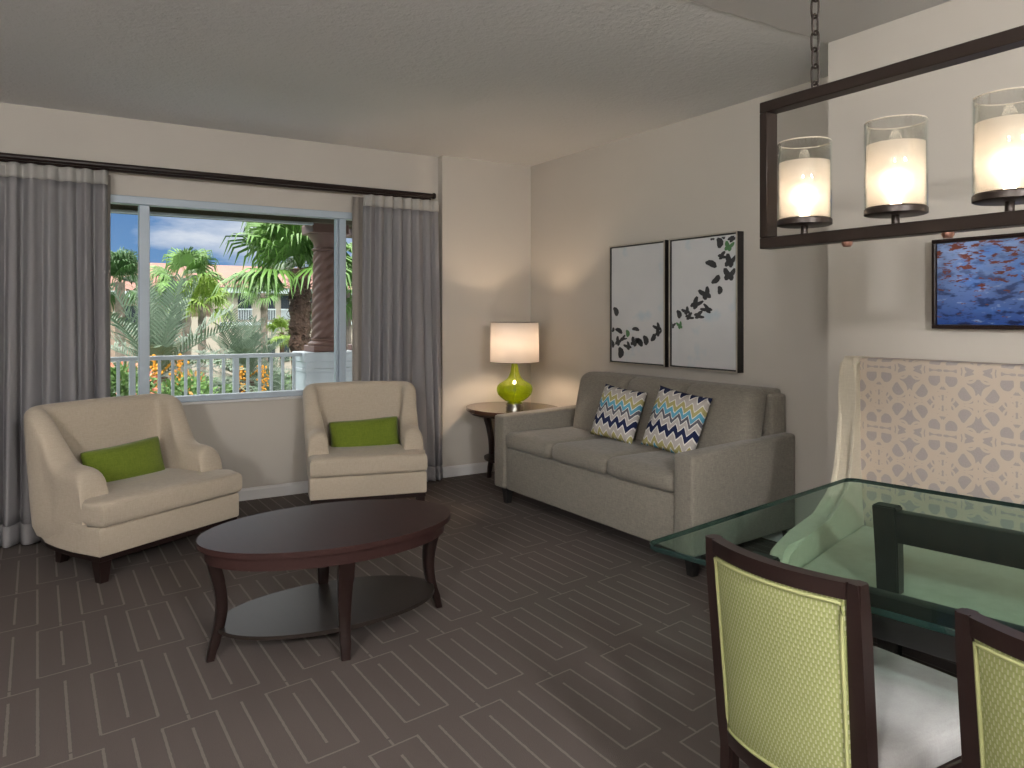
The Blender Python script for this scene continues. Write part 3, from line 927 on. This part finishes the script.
for x in (.165,.90):
    finish('lower_rail', bx(x-.018,x+.018,-TL+.24,-.24,.27,.33,.004,2), M['black'], dt)

# ------------------------------------------------------------------ dining chairs (local: front +x, width along y; built with back plane in x-z of a sub-frame)
def dining_chair(label, loc, rz):
    t = thing('dining_chair', label, 'dining chair', loc, rz, 'green woven-back dining chairs')
    # local: back at x=0, faces +x, width along y (+y is left when seen from behind)
    hwid = .162; zt = .765
    def bow(y): return -.035*(1-(y/hwid)**2)      # back bows away from the sitter
    def leanx(z): return -.042*max(0,(z-.30))/.46 
    # posts (continuous rear legs)
    for s in (1,-1):
        bm = bmesh.new(); rings = []
        for k in range(15):
            z = zt*k/14
            x = leanx(z) - (.05*(1-z/.36)**1.5 if z < .36 else 0)
            w = .026+.006*math.sin(PI*k/14); d = .030
            c = Vector((x, s*(hwid-.014*(1-z/zt)), z))
            rings.append([c+Vector((a*d/2+ .0, b*w/2, 0)) for a,b in ((-1,-1),(1,-1),(1,1),(-1,1))])
        loft(bm, rings); bmesh.ops.bevel(bm, geom=[e for e in bm.edges if abs(e.verts[0].co.z-e.verts[1].co.z) > .01], offset=.004, segments=2, affect='EDGES')
        finish('rear_leg', bm, M['espresso'], t)
    def hbar(z0, z1, d, name):
        bm = bmesh.new(); rings = []
        for k in range(17):
            y = -hwid + .012 + (2*hwid-.024)*k/16
            x = bow(y)+.0
            rings.append([Vector((leanx(z)+x+a*d/2, y*(1-.014/hwid*(1-z/zt)), z)) for a,z in ((-1,z0),(1,z0),(1,z1),(-1,z1))])
        loft(bm, rings); finish(name, bm, M['espresso'], t, True, 40)
    hbar(.735,.765,.028,'top_rail'); hbar(.335,.365,.026,'bottom_rail')
    # upholstered panel
    bm = bmesh.new(); n = 20; m_ = 16; z0, z1 = .366, .733; hy = hwid-.017
    front, back = [], []
    for i in range(m_+1):
        z = z0+(z1-z0)*i/m_; fr, bk = [], []
        for k in range(n+1):
            y = -hy+2*hy*k/n
            pz = (1-abs(2*(z-z0)/(z1-z0)-1)**6)*(1-abs(y/hy)**6)
            th = .010+.008*pz
            fr.append(bm.verts.new((leanx(z)+bow(y)+th, y, z))); bk.append(bm.verts.new((leanx(z)+bow(y)-th*.95, y, z)))
        front.append(fr); back.append(bk)
    for i in range(m_):
        for k in range(n):
            bm.faces.new([front[i][k],front[i][k+1],front[i+1][k+1],front[i+1][k]]); bm.faces.new([back[i][k],back[i+1][k],back[i+1][k+1],back[i][k+1]])
    for k in range(n):
        bm.faces.new([front[0][k],back[0][k],back[0][k+1],front[0][k+1]]); bm.faces.new([front[m_][k],front[m_][k+1],back[m_][k+1],back[m_][k]])
    for i in range(m_):
        bm.faces.new([front[i][0],front[i+1][0],back[i+1][0],back[i][0]]); bm.faces.new([front[i][n],back[i][n],back[i+1][n],front[i+1][n]])
    for v in bm.verts: v.co.y *= 1-.014/hwid*(1-v.co.z/zt)
    # rotate mesh frame so that the weave pattern lies in its local x-z plane
    rot = Matrix.Rotation(R(-90),4,'Z')
    bmesh.ops.transform(bm, matrix=rot, verts=bm.verts)
    pn = finish('back_panel', bm, M['weave'], t, True, 50, rot=(0,0,R(90)))
    bm = bmesh.new(); pts = []
    e = hy-.003
    for k in range(21): y = -e+2*e*k/20; pts.append((leanx(z0+.005)+bow(y)-.013, y, z0+.006))
    for k in range(1,12): z = z0+(z1-z0)*k/12; pts.append((leanx(z)+bow(e)-.013, e, z))
    for k in range(21): y = e-2*e*k/20; pts.append((leanx(z1)+bow(y)-.013, y, z1-.005))
    for k in range(1,12): z = z1-(z1-z0)*k/12; pts.append((leanx(z)+bow(-e)-.013, -e, z))
    pts.append(pts[0]); pts = [(x_, y_*(1-.014/hwid*(1-z_/zt)), z_) for x_,y_,z_ in pts]; pts = [rot @ Vector(p) for p in pts]
    tube(bm, pts, .0036, 6); finish('piping', bm, M['piping'], pn, True, 180)
    # seat
    bm = rbox(.46,.33,.075,.028,10,(.004,.004,.012), fn=lambda p: Vector((p.x, p.y*(1+.06*(p.x/.23)), p.z)), center=(.26,0,.395))
    sc_ = finish('seat', bm, M['seat_grey'], t, True, 180)
    bm = bmesh.new()
    fr = [(.015,-.135),(.47,-.178),(.47,.178),(.015,.135)]
    prism(bm, fr, .305, .356, .003, 1); finish('seat_frame', bm, M['espresso'], t)
    for s in (1,-1):
        bm = bmesh.new(); taper_leg(bm, .45, s*.16, 0, .31, .026, .040, .01, 0); finish('front_leg', bm, M['espresso'], t)
    return t
ch1 = dining_chair('green woven-back dining chair at the near corner of the glass table', (1.230,.942,0), R(0))
ch2 = dup(ch1, (1.257,.452,0), R(0), 'green woven-back dining chair cut off by the right edge of the photo')

# ------------------------------------------------------------------ chandelier
CX, C0, C1 = 1.70, 1.396, .105
cz0, cz1 = 1.405, 1.806
ch = thing('chandelier', 'rectangular bronze frame chandelier with candle glass shades over the dining table', 'chandelier', (CX,(C0+C1)/2,cz0))
def cp(name, bm, mat, parent=None, sm=True, ang=40):
    for v in bm.verts: v.co -= Vector(ch.location)
    return finish(name, bm, mat, parent or ch, sm, ang)
bt = .040; bw = .022
bm = bmesh.new()
box(bm, CX-bw, CX+bw, C1, C0, cz0, cz0+.030, .002, 1); box(bm, CX-bw, CX+bw, C1, C0, cz1-.030, cz1, .002, 1)
box(bm, CX-bw, CX+bw, C0-.026, C0, cz0+.030, cz1-.030, .002, 1); box(bm, CX-bw, CX+bw, C1, C1+.026, cz0+.030, cz1-.030, .002, 1)
cp('frame', bm, M['bronze'])
cys = [1.268,1.020,.775,.530,.285]
for y in cys:
    bm = bmesh.new(); lathe(bm, [(.009,cz0+.028),(.009,cz0+.052)], 12, CX, y)
    lathe(bm, [(.064,cz0+.052),(.068,cz0+.054),(.068,cz0+.066),(.064,cz0+.070)], 40, CX, y)
    pl = cp('holder', bm, M['bronze'])
    g0 = cz0+.071
    bm = bmesh.new(); lathe(bm, [(.064,g0),(.064,g0+.198)], 48, CX, y, cap=False)
    o = cp('glass_shade', bm, M['seeded'], ang=180)
    s = o.modifiers.new('s','SOLIDIFY'); s.thickness = .003; s.offset = 1
    bm = bmesh.new(); tube(bm, [(CX+.0655*math.cos(2*PI*k/40), y+.0655*math.sin(2*PI*k/40), g0+.198) for k in range(41)], .0016, 6)
    cp('glass_rim', bm, M['seeded'] if 0 else M['frosted'], None, ang=180)
    bm = bmesh.new(); lathe(bm, [(.0625,g0+.001),(.0625,g0+.146)], 48, CX, y, cap=False)
    o = cp('frosted_sleeve', bm, M['frosted_sleeve'], ang=180)
    bm = bmesh.new(); lathe(bm, [(.012,g0),(.012,g0+.025),(.012,g0+.03),(.020,g0+.038),(.027,g0+.052),(.027,g0+.064),(.020,g0+.078),(.006,g0+.086)], 18, CX, y)
    cp('bulb', bm, M['bulb'])
for y in (1.145,.90,.65,.405):
    bm = bmesh.new(); lathe(bm, [(.013,cz0),(.013,cz0-.006),(.009,cz0-.012),(.003,cz0-.013)], 16, CX, y); cp('screw_cap', bm, M['copper'])
def chain(y):
    z = cz1; k = 0
    bm = bmesh.new(); tube(bm, [(CX+.012*math.cos(2*PI*j/16), y, cz1+.008+.012*math.sin(2*PI*j/16)) for j in range(17)], .003, 6); cp('loop', bm, M['bronze'])
    z = cz1+.012
    while z < H-.07:
        L = .052; w = .0105; pts = []
        for j in range(25):
            a = 2*PI*j/24; px = w*math.copysign(abs(math.cos(a))**.6, math.cos(a)); pz = L/2*math.copysign(abs(math.sin(a))**.6, math.sin(a))
            pts.append((CX+(px if k%2 else 0), y+(0 if k%2 else px), z+L/2+pz))
        bm = bmesh.new(); tube(bm, pts, .0030, 6); cp('chain_link', bm, M['bronze']); z += L-.009; k += 1
    bm = bmesh.new(); lathe(bm, [(.006,z-.005),(.012,H-.06),(.055,H-.03),(.06,H-.0045)], 24, CX, y); cp('ceiling_canopy', bm, M['bronze'])
chain(1.236); chain(.275)

# unseen fill lamps added behind the viewpoint to brighten the room
def add_fill_lamp(x, y, zc, label):
    t = thing('fill_lamp', label, 'fill lamp', (x,y,zc), 0, 'added round fill lamps')
    bm = bmesh.new(); lathe(bm, [(.05,0),(.05,-.015),(.008,-.025),(.008,-.30),(.05,-.305),(.05,-.325)], 30); finish('stem', bm, M['chrome'], t)
    bm = bmesh.new(); lathe(bm, [(.048,-.326),(.09,-.345),(.118,-.38),(.128,-.43),(.118,-.48),(.09,-.515),(.04,-.54),(.01,-.545)], 40); finish('fill_globe', bm, M['fill_glow'], t)
add_fill_lamp(-1.9, -.8, H-.004, 'added round fill lamp, unseen behind the viewpoint, left')
add_fill_lamp(.55, -1.5, H-.004, 'added round fill lamp, unseen behind the viewpoint, right')

# ------------------------------------------------------------------ balcony
struct('balcony_floor', bx(-2.6, 4.2, D+.15, 6.75, -.12, -.01), M['ext_white'])
struct('balcony_ceiling', bx(-2.6, 4.2, D+.15, 6.75, 2.14, 2.26), M['balc_ceiling'])
struct('balcony_beam', bx(-2.6, 4.2, 6.501, 6.75, 2.036, 2.14, .006, 1), M['balc_ceiling'])
struct('balcony_fascia', bx(-2.6, 2.03, 6.46, 6.50, 2.012, 2.034, .004, 1), M['ext_white'])
rl = thing('balcony_railing', 'white metal balcony railing outside the window', 'railing', (.2, 6.60, 0))
finish('top_rail', bx(-2.6, 1.755, -.028, .028, .872, .905, .006, 2), M['ext_white'], rl)
finish('bottom_rail', bx(-2.6, 1.755, -.02, .02, .08, .11, .003, 1), M['ext_white'], rl)
for k in range(27):
    x = 1.90 - .0975*k - .2
    wide = k in (5, 13, 21)
    w = .022 if wide else .0115
    finish('baluster', bx(x-w, x+w, -w, w, .11, .872, .002, 1), M['ext_white'], rl, False)
# pedestal with two twisted columns
pd = thing('pedestal', 'pale panelled pedestal under the twisted balcony columns', 'pedestal', (2.42, 6.68, -.01))
bm = bx(-.44, .44, -.17, .17, 0, .74); finish('pedestal_body', bm, M['ext_white'], pd, False)
bm = bx(-.455, .455, -.185, .185, .741, .775, .006, 1); box(bm, -.445, .445, -.175, .175, .776, .83); box(bm, -.46, .46, -.19, .19, .831, .915, .006, 1)
finish('pedestal_cap', bm, M['ext_white'], pd, False)
def column(x, label):
    c = thing('twisted_column', label, 'column', (x, 6.68, .906), 0, 'twisted brown balcony columns')
    def twist(z0, z1, r0, r1, nz=60, n=48, lobes=6, turns=1.5):
        bm = bmesh.new(); rings = []
        for i in range(nz+1):
            f = i/nz; z = z0+(z1-z0)*f; r = r0+(r1-r0)*f
            rings.append([Vector((r*(1+.17*abs(math.sin(lobes/2*(a-2*PI*turns*f))))*math.cos(a), r*(1+.17*abs(math.sin(lobes/2*(a-2*PI*turns*f))))*math.sin(a), z)) for a in [2*PI*k/n for k in range(n)]])
        return loft(bm, rings)
    finish('shaft', twist(.125, .90, .108, .092), M['terracotta'], c, True, 60)
    bm = bx(-.15,.15,-.15,.15,0,.055,.006,1); lathe(bm, [(.150,.056),(.152,.075),(.135,.088),(.118,.095),(.124,.105),(.124,.118),(.108,.126)], 36)
    finish('column_base', bm, M['terracotta'], c, True, 40)
    bm = bmesh.new(); lathe(bm, [(.092,.900),(.115,.905),(.118,.918),(.100,.930),(.102,.960),(.112,.985),(.150,1.03),(.155,1.05)], 36); box(bm, -.165,.165,-.165,.165,1.051,1.137,.006,1)
    finish('capital', bm, M['terracotta'], c, True, 40)
    return c
column(2.205, 'dark brown twisted column on the balcony, visible through the main pane')
column(2.62, 'dark brown twisted column mostly behind the right window mullion')

# ------------------------------------------------------------------ outdoors
struct('ground', bx(-120, 160, 9, 220, -4.2, -4.0), M['grass'])
G = -4.0
def leaf_strip(bm, pts, widths, nrm):
    """double-sided thin leaf: a ridge strip"""
    vs = []
    for i, p in enumerate(pts):
        d = (pts[min(i+1,len(pts)-1)]-pts[max(i-1,0)]).normalized()
        s = d.cross(nrm)
        s = s.normalized() if s.length > 1e-6 else Vector((1,0,0))
        vs.append((bm.verts.new(p - s*widths[i]), bm.verts.new(p + nrm*widths[i]*.35), bm.verts.new(p + s*widths[i])))
    for a, b in zip(vs, vs[1:]):
        bm.faces.new([a[0],a[1],b[1],b[0]]); bm.faces.new([a[1],a[2],b[2],b[1]])
def fan_palm(label, c, Rr, mat, zg=G, n=26, trunk_r=.12, bark='bark_grey', seedv=1, group='fan palms beyond the balcony', shag=False, droop=1., name='fan_palm', elmin=-35):
    rnd = random.Random(seedv)
    t = thing(name, label, 'palm tree', (c[0],c[1],zg), 0, group)
    top = Vector((0,0,c[2]-zg))
    bm = bmesh.new()
    for k in range(n):
        az = 2*PI*k*.381966 + rnd.uniform(-.2,.2)
        el = R(rnd.uniform(elmin, 80)) if k > 3 else R(rnd.uniform(60,88))
        d = Vector((math.cos(az)*math.cos(el), math.sin(az)*math.cos(el), math.sin(el)))
        side = d.cross(Vector((0,0,1))); side = side.normalized() if side.length > .01 else Vector((1,0,0))
        up = side.cross(d).normalized()
        pl = Rr*rnd.uniform(.40,.55)
        p1 = top + d*pl + Vector((0,0,-.10*Rr*droop*math.cos(el)))
        leaf_strip(bm, [top, (top+p1)/2+Vector((0,0,.03*Rr)), p1], [.012*Rr]*3, up)
        bl = Rr*rnd.uniform(.50,.66); ns = 22
        tw = rnd.uniform(-.5,.5); side2 = (side*math.cos(tw)+up*math.sin(tw)); up2 = (up*math.cos(tw)-side*math.sin(tw))
        for j in range(ns):
            a = R(-115 + 230*j/(ns-1)) + rnd.uniform(-.04,.04)
            dd = (d*math.cos(a) + side2*math.sin(a)).normalized()
            L = bl*(.72+.28*math.cos(a*.8))*rnd.uniform(.92,1.06)
            q1 = p1 + dd*L*.55 + up2*.04*Rr
            q2 = p1 + dd*L*.85 + Vector((0,0,-.07*Rr*droop))
            q3 = p1 + dd*L*.98 + Vector((0,0,-.26*Rr*droop*rnd.uniform(.6,1.3)))
            leaf_strip(bm, [p1, q1, q2, q3], [.008*Rr,.026*Rr,.016*Rr,.002*Rr], up2)
    finish('fronds', bm, M[mat], t, False)
    bm = bmesh.new()
    prof = []; zz = c[2]-zg; nseg = 40
    for i in range(nseg+1):
        f = i/nseg; z = zz*f; r = trunk_r*(1.1-.15*f)*(1+(.10 if i%2 else 0))
        if shag and z > zz-1.6: r = trunk_r*(1.15+.25*(i%2))
        prof.append((r, z))
    lathe(bm, prof, 14)
    if shag:
        for k in range(170):
            a = rnd.uniform(0,2*PI); z = zz - rnd.uniform(.02,1.7)
            o = Vector((math.cos(a),math.sin(a),0)); b = o*trunk_r*1.0+Vector((0,0,z))
            leaf_strip(bm, [b, b+o*.07+Vector((0,0,.05)), b+o*.12+Vector((0,0,.02+rnd.uniform(-.05,.08)))], [.035,.025,.006], Vector((0,0,1)))
    finish('trunk', bm, M[bark], t, False)
    return t
def date_palm(label, c, Rr, mat, n=32, seedv=1, fruit=True, lift=0.):
    rnd = random.Random(seedv)
    t = thing('date_palm', label, 'palm tree', (c[0],c[1],G), 0, 'feathery date palms beyond the balcony')
    top = Vector((0,0,c[2]-G)); bm = bmesh.new()
    for k in range(n):
        az = 2*PI*k*.381966 + rnd.uniform(-.15,.15); el = R(-12 + 92*(k/(n-1))**.8 )+rnd.uniform(-.1,.1)
        d = Vector((math.cos(az)*math.cos(el), math.sin(az)*math.cos(el), math.sin(el)))
        side = d.cross(Vector((0,0,1))).normalized(); L = Rr*rnd.uniform(.85,1.1)
        pts = []
        for i in range(11):
            f = i/10; pts.append(top + d*L*f + Vector((0,0,-.42*L*f*f*math.cos(el)*.9)))
        leaf_strip(bm, pts, [.012*Rr*(1-i/11) + .002 for i in range(11)], side.cross(d).normalized())
        for i in range(24):
            f = .12+.88*i/23; q = f*10; a = int(min(q,9)); p = pts[a].lerp(pts[a+1], q-a)
            tan = (pts[a+1]-pts[a]).normalized(); up = side.cross(tan).normalized()
            ll = Rr*.26*(1-.55*abs(f-.45)/.55)*rnd.uniform(.85,1.1)
            for s in (1,-1):
                dd = (tan*.75 + side*s*.75 + up*rnd.uniform(.1,.5)).normalized()
                leaf_strip(bm, [p, p+dd*ll*.55, p+dd*ll+Vector((0,0,-.12*ll))], [.005*Rr,.009*Rr,.001*Rr], up)
    finish('fronds', bm, M[mat], t, False)
    bm = bmesh.new(); zz = c[2]-G
    lathe(bm, [(.16*(1+.15*(i%2)), zz*i/40) for i in range(41)], 14); finish('trunk', bm, M['bark'], t, False)
    if fruit:
        for a in fruit:
            bm = bmesh.new(); o = Vector((math.cos(a),math.sin(a),0)); b = top+o*.42*Rr+Vector((0,0,.12*Rr))
            for q in range(60):
                p = b + Vector((rnd.gauss(0,.035*Rr),rnd.gauss(0,.035*Rr),rnd.uniform(-.30,.10)*Rr)); s = .015*Rr
                b2 = bmesh.new(); bmesh.ops.create_icosphere(b2, subdivisions=1, radius=s); merge(bm, b2, Matrix.Translation(p))
            tube(bm, [top, b+Vector((0,0,.1*Rr)), b], .012*Rr, 5)
            finish('fruit_cluster', bm, M['fruit'], t, False)
    return t
fan_palm('dark green fan palm at the far left of the window view', (2.24,26.94,2.3), 1.25, 'palm_dark', seedv=3, trunk_r=.14)
fan_palm('fan palm standing in front of the tiled roof, middle of the window', (4.37,27.96,2.5), 1.35, 'palm_fan', seedv=4, trunk_r=.14)
fan_palm('bright yellow-green fan palm below the middle palm', (3.33,19.17,1.5), .80, 'palm_lime', seedv=5, n=24, trunk_r=.09)
fan_palm('large green fan palm with shaggy trunk beside the twisted column', (4.12,13.92,2.10), 1.42, 'palm_fan', seedv=11, n=40, trunk_r=.15, bark='bark', shag=True, droop=.9, elmin=-8)
fan_palm('small bright palm in front of the far building', (5.49,20.17,.80), .48, 'palm_lime', seedv=7, n=22, trunk_r=.06, bark='bark')
fan_palm('thin grey-trunked palm in front of the building windows', (5.6,22.47,1.9), .8, 'palm_fan', seedv=8, n=18, trunk_r=.10)
fan_palm('green palm partly behind the right window mullion', (5.25,14.6,1.7), .85, 'palm_fan', seedv=9, n=26, trunk_r=.10)
date_palm('big grey-green date palm with orange fruit in the left window view', (1.62,13.2,.25), 1.75, 'palm_grey', seedv=2, fruit=(-1.25,-1.75))
date_palm('grey-green date palm with orange fruit behind the railing centre', (3.05,13.6,.10), 1.30, 'palm_grey', n=30, seedv=6, fruit=(-1.2,-1.9))
def shrub(name, label, cat_, c, rx, rz, mat, mat2=None, n=900, seedv=1, s=.05, group=None):
    rnd = random.Random(seedv); t = thing(name, label, cat_, (c[0],c[1],G), 0, group)
    zc = c[2]-G
    def scatter(n, s, outer):
        bm = bmesh.new()
        for _ in range(n):
            v = Vector((rnd.gauss(0,1),rnd.gauss(0,1),rnd.gauss(0,1))).normalized()*(rnd.uniform(.6,1.) if not outer else rnd.uniform(.92,1.08))
            p = Vector((v.x*rx, v.y*rx, zc+v.z*rz)); dd = (v+Vector((rnd.gauss(0,.5),rnd.gauss(0,.5),rnd.gauss(0,.5)))).normalized()
            up = dd.cross(Vector((rnd.random(),rnd.random(),rnd.random()))).normalized()
            leaf_strip(bm, [p, p+dd*s*.6, p+dd*s*1.3], [s*.12,s*.35,s*.04], up)
        return bm
    finish('foliage', scatter(n, s, False), M[mat], t, False)
    if mat2: finish('blossom', scatter(int(n*.16), s*.9, True), M[mat2], t, False)
    bm = bmesh.new()
    for k in range(5):
        a = 2*PI*k/5; tube(bm, [(0,0,0),(.15*math.cos(a),.15*math.sin(a),zc*.6),(rx*.5*math.cos(a),rx*.5*math.sin(a),zc)], [.05,.035,.015], 6)
    finish('stem', bm, M['bark'], t, False)
    return t
shrub('flowering_shrub', 'shrub with orange leaves at the left end of the railing', 'shrub', (.95,11.2,.15), .42, .42, 'leaf_green', 'flower', 1100, 2, .09)
shrub('flowering_shrub', 'orange and coral shrub behind the railing under the big date palm', 'shrub', (1.72,11.0,.02), .40, .42, 'leaf_green', 'croton', 900, 3, .07)
date_palm('low grey-green date palm right of centre, just behind the railing', (3.9,15.2,-.75), 1.3, 'palm_grey', n=30, seedv=12, fruit=(-1.9,-1.3))
shrub('shrub', 'green shrub behind the railing, centre', 'shrub', (2.6,15.4,-.55), .8, .6, 'leaf_green', None, 1400, 4, .11)
shrub('shrub', 'green shrub behind the railing near the pedestal', 'shrub', (4.1,16.4,-.6), .9, .6, 'leaf_green', None, 1400, 5, .11)
shrub('shrub', 'low dark green shrub at the left behind the railing', 'shrub', (1.3,15.0,-.5), .9, .7, 'leaf_green', None, 1400, 6, .11)

# far building
bd = thing('building', 'pale stucco building with pinkish tiled roof beyond the palms', 'building', (14, 58, G))
def bp(name, bm, mat, parent=None):
    for v in bm.verts: v.co -= Vector((14,58,G)) 
    return finish(name, bm, M[mat], parent or bd, False)
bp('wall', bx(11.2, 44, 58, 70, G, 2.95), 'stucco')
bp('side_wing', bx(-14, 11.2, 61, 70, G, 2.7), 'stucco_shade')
bp('loggia_wall', bx(9.2, 11.2, 57.6, 61, G, 1.2), 'stucco')
bp('ledge', bx(11.0, 44, 57.7, 58, .55, .8), 'ext_white')
bp('eave', bx(-14.6, 10.9, 60.0, 60.6, 2.6, 3.05), 'ext_white'); bp('eave', bx(10.9, 44.6, 57.2, 57.8, 2.95, 3.35), 'ext_white')
bm = bmesh.new(); 
def hip(bm, x0,x1,y0,y1,z0,z1,i):
    a=[bm.verts.new(p) for p in ((x0,y0,z0),(x1,y0,z0),(x1,y1,z0),(x0,y1,z0),(x0+i,(y0+y1)/2,z1),(x1-i,(y0+y1)/2,z1))]
    for f in ((0,1,5,4),(1,2,5),(2,3,4,5),(3,0,4),(3,2,1,0)): bm.faces.new([a[k] for k in f])
hip(bm, 10.8,44.8,57.1,71,3.35,5.35,.8); bp('roof', bm, 'roof')
bm = bmesh.new(); hip(bm, -15,13,60,71,3.05,5.45,1); bp('roof', bm, 'roof')
for x in (12.57, 14.30, 15.71, 17.6, 19.6, 21.6):
    w = .95 if x < 15.5 else .62
    f = bp('window', bx(x, x+w, 57.93, 58.02, .98, 2.80), 'dark_glass')
    bm = bmesh.new(); box(bm, x-.05, x+w+.05, 57.80, 57.9, 1.70, 1.80); 
    for k in range(9): box(bm, x+w*k/8-.02, x+w*k/8+.02, 57.83, 57.87, .98, 1.7)
    bp('window_railing', bm, 'ext_white', f)
    f2 = bp('window', bx(x, x+w, 57.93, 58.02, -2.2, -.4), 'dark_glass')
for x in (2.0, 5.0, 8.0):
    bp('window', bx(x, x+1.4, 60.93, 61.02, .4, 2.0), 'dark_glass')

# ------------------------------------------------------------------ lights
def light(name, kind, loc, energy, color, size=.05, rot=None):
    ld = bpy.data.lights.new(name, kind); ld.energy = energy; ld.color = color
    if kind == 'POINT': ld.shadow_soft_size = size
    if kind == 'AREA': ld.shape = 'DISK'; ld.size = size
    if kind == 'SUN': ld.angle = size
    o = bpy.data.objects.new(name, ld); COL.objects.link(o); o.location = loc
    if rot: o.rotation_euler = rot
    return o
P = dict(sun=2.4, sky=1.0)
sun = light('sun', 'SUN', (0,0,20), P['sun'], (1,.95,.86), .01)
sun.rotation_euler = Vector((.62,.45,-.80)).to_track_quat('-Z','Y').to_euler()   # from behind-left, high

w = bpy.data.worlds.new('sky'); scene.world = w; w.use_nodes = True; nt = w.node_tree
for n in list(nt.nodes): nt.nodes.remove(n)
out = nt.nodes.new('ShaderNodeOutputWorld'); bg = nt.nodes.new('ShaderNodeBackground')
nt.links.new(bg.outputs[0], out.inputs[0]); E.nt = nt
co = nt.nodes.new('ShaderNodeTexCoord').outputs['Generated']
sep = nt.nodes.new('ShaderNodeSeparateXYZ'); nt.links.new(co, sep.inputs[0])
zz = E(sep.outputs[2]); xx = E(sep.outputs[0])
t = E.op('MULTIPLY', zz, 3.2, clamp=True)
skyc = mixc(nt, t, (.17,.33,.58), (.028,.10,.31))
cn = tex_noise(nt, mapping(nt, co, (1.6,1.6,6.5), (0,R(-24),0)), 2.1, 7, .62)
band = E.op('MULTIPLY', E.op('SUBTRACT', E(cn.outputs[0]) + (xx - .15) * .55 - zz * .50, .465, clamp=True), 4.5, clamp=True)
skyc = mixc(nt, band, skyc, (.66,.70,.78))
# upper sky, above the part the window shows, brightened to add light indoors
sky_boost = E.op('MULTIPLY', E.op('SUBTRACT', zz, .17, clamp=True), 6., clamp=True)
stg = (sky_boost * 4.5 + 1.) * P['sky']
nt.links.new(mixc(nt, sky_boost, skyc, (.78,.78,.76)), bg.inputs[0])
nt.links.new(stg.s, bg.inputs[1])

# ------------------------------------------------------------------ camera
cam = bpy.data.cameras.new('camera'); co_ = bpy.data.objects.new('camera', cam); COL.objects.link(co_)
co_.location = (0,0,1.22); co_.rotation_euler = (R(90), 0, -.561)
cam.sensor_fit = 'HORIZONTAL'; cam.sensor_width = 36; cam.lens = 756.3/1024*36
cam.shift_y = -(384-316.5)/1024; cam.clip_start = .05; cam.clip_end = 500
scene.camera = co_
vs = scene.view_settings
vs.view_transform = 'Standard'; vs.look = 'None'; vs.gamma = 1; vs.use_curve_mapping = False; vs.exposure = 0.12
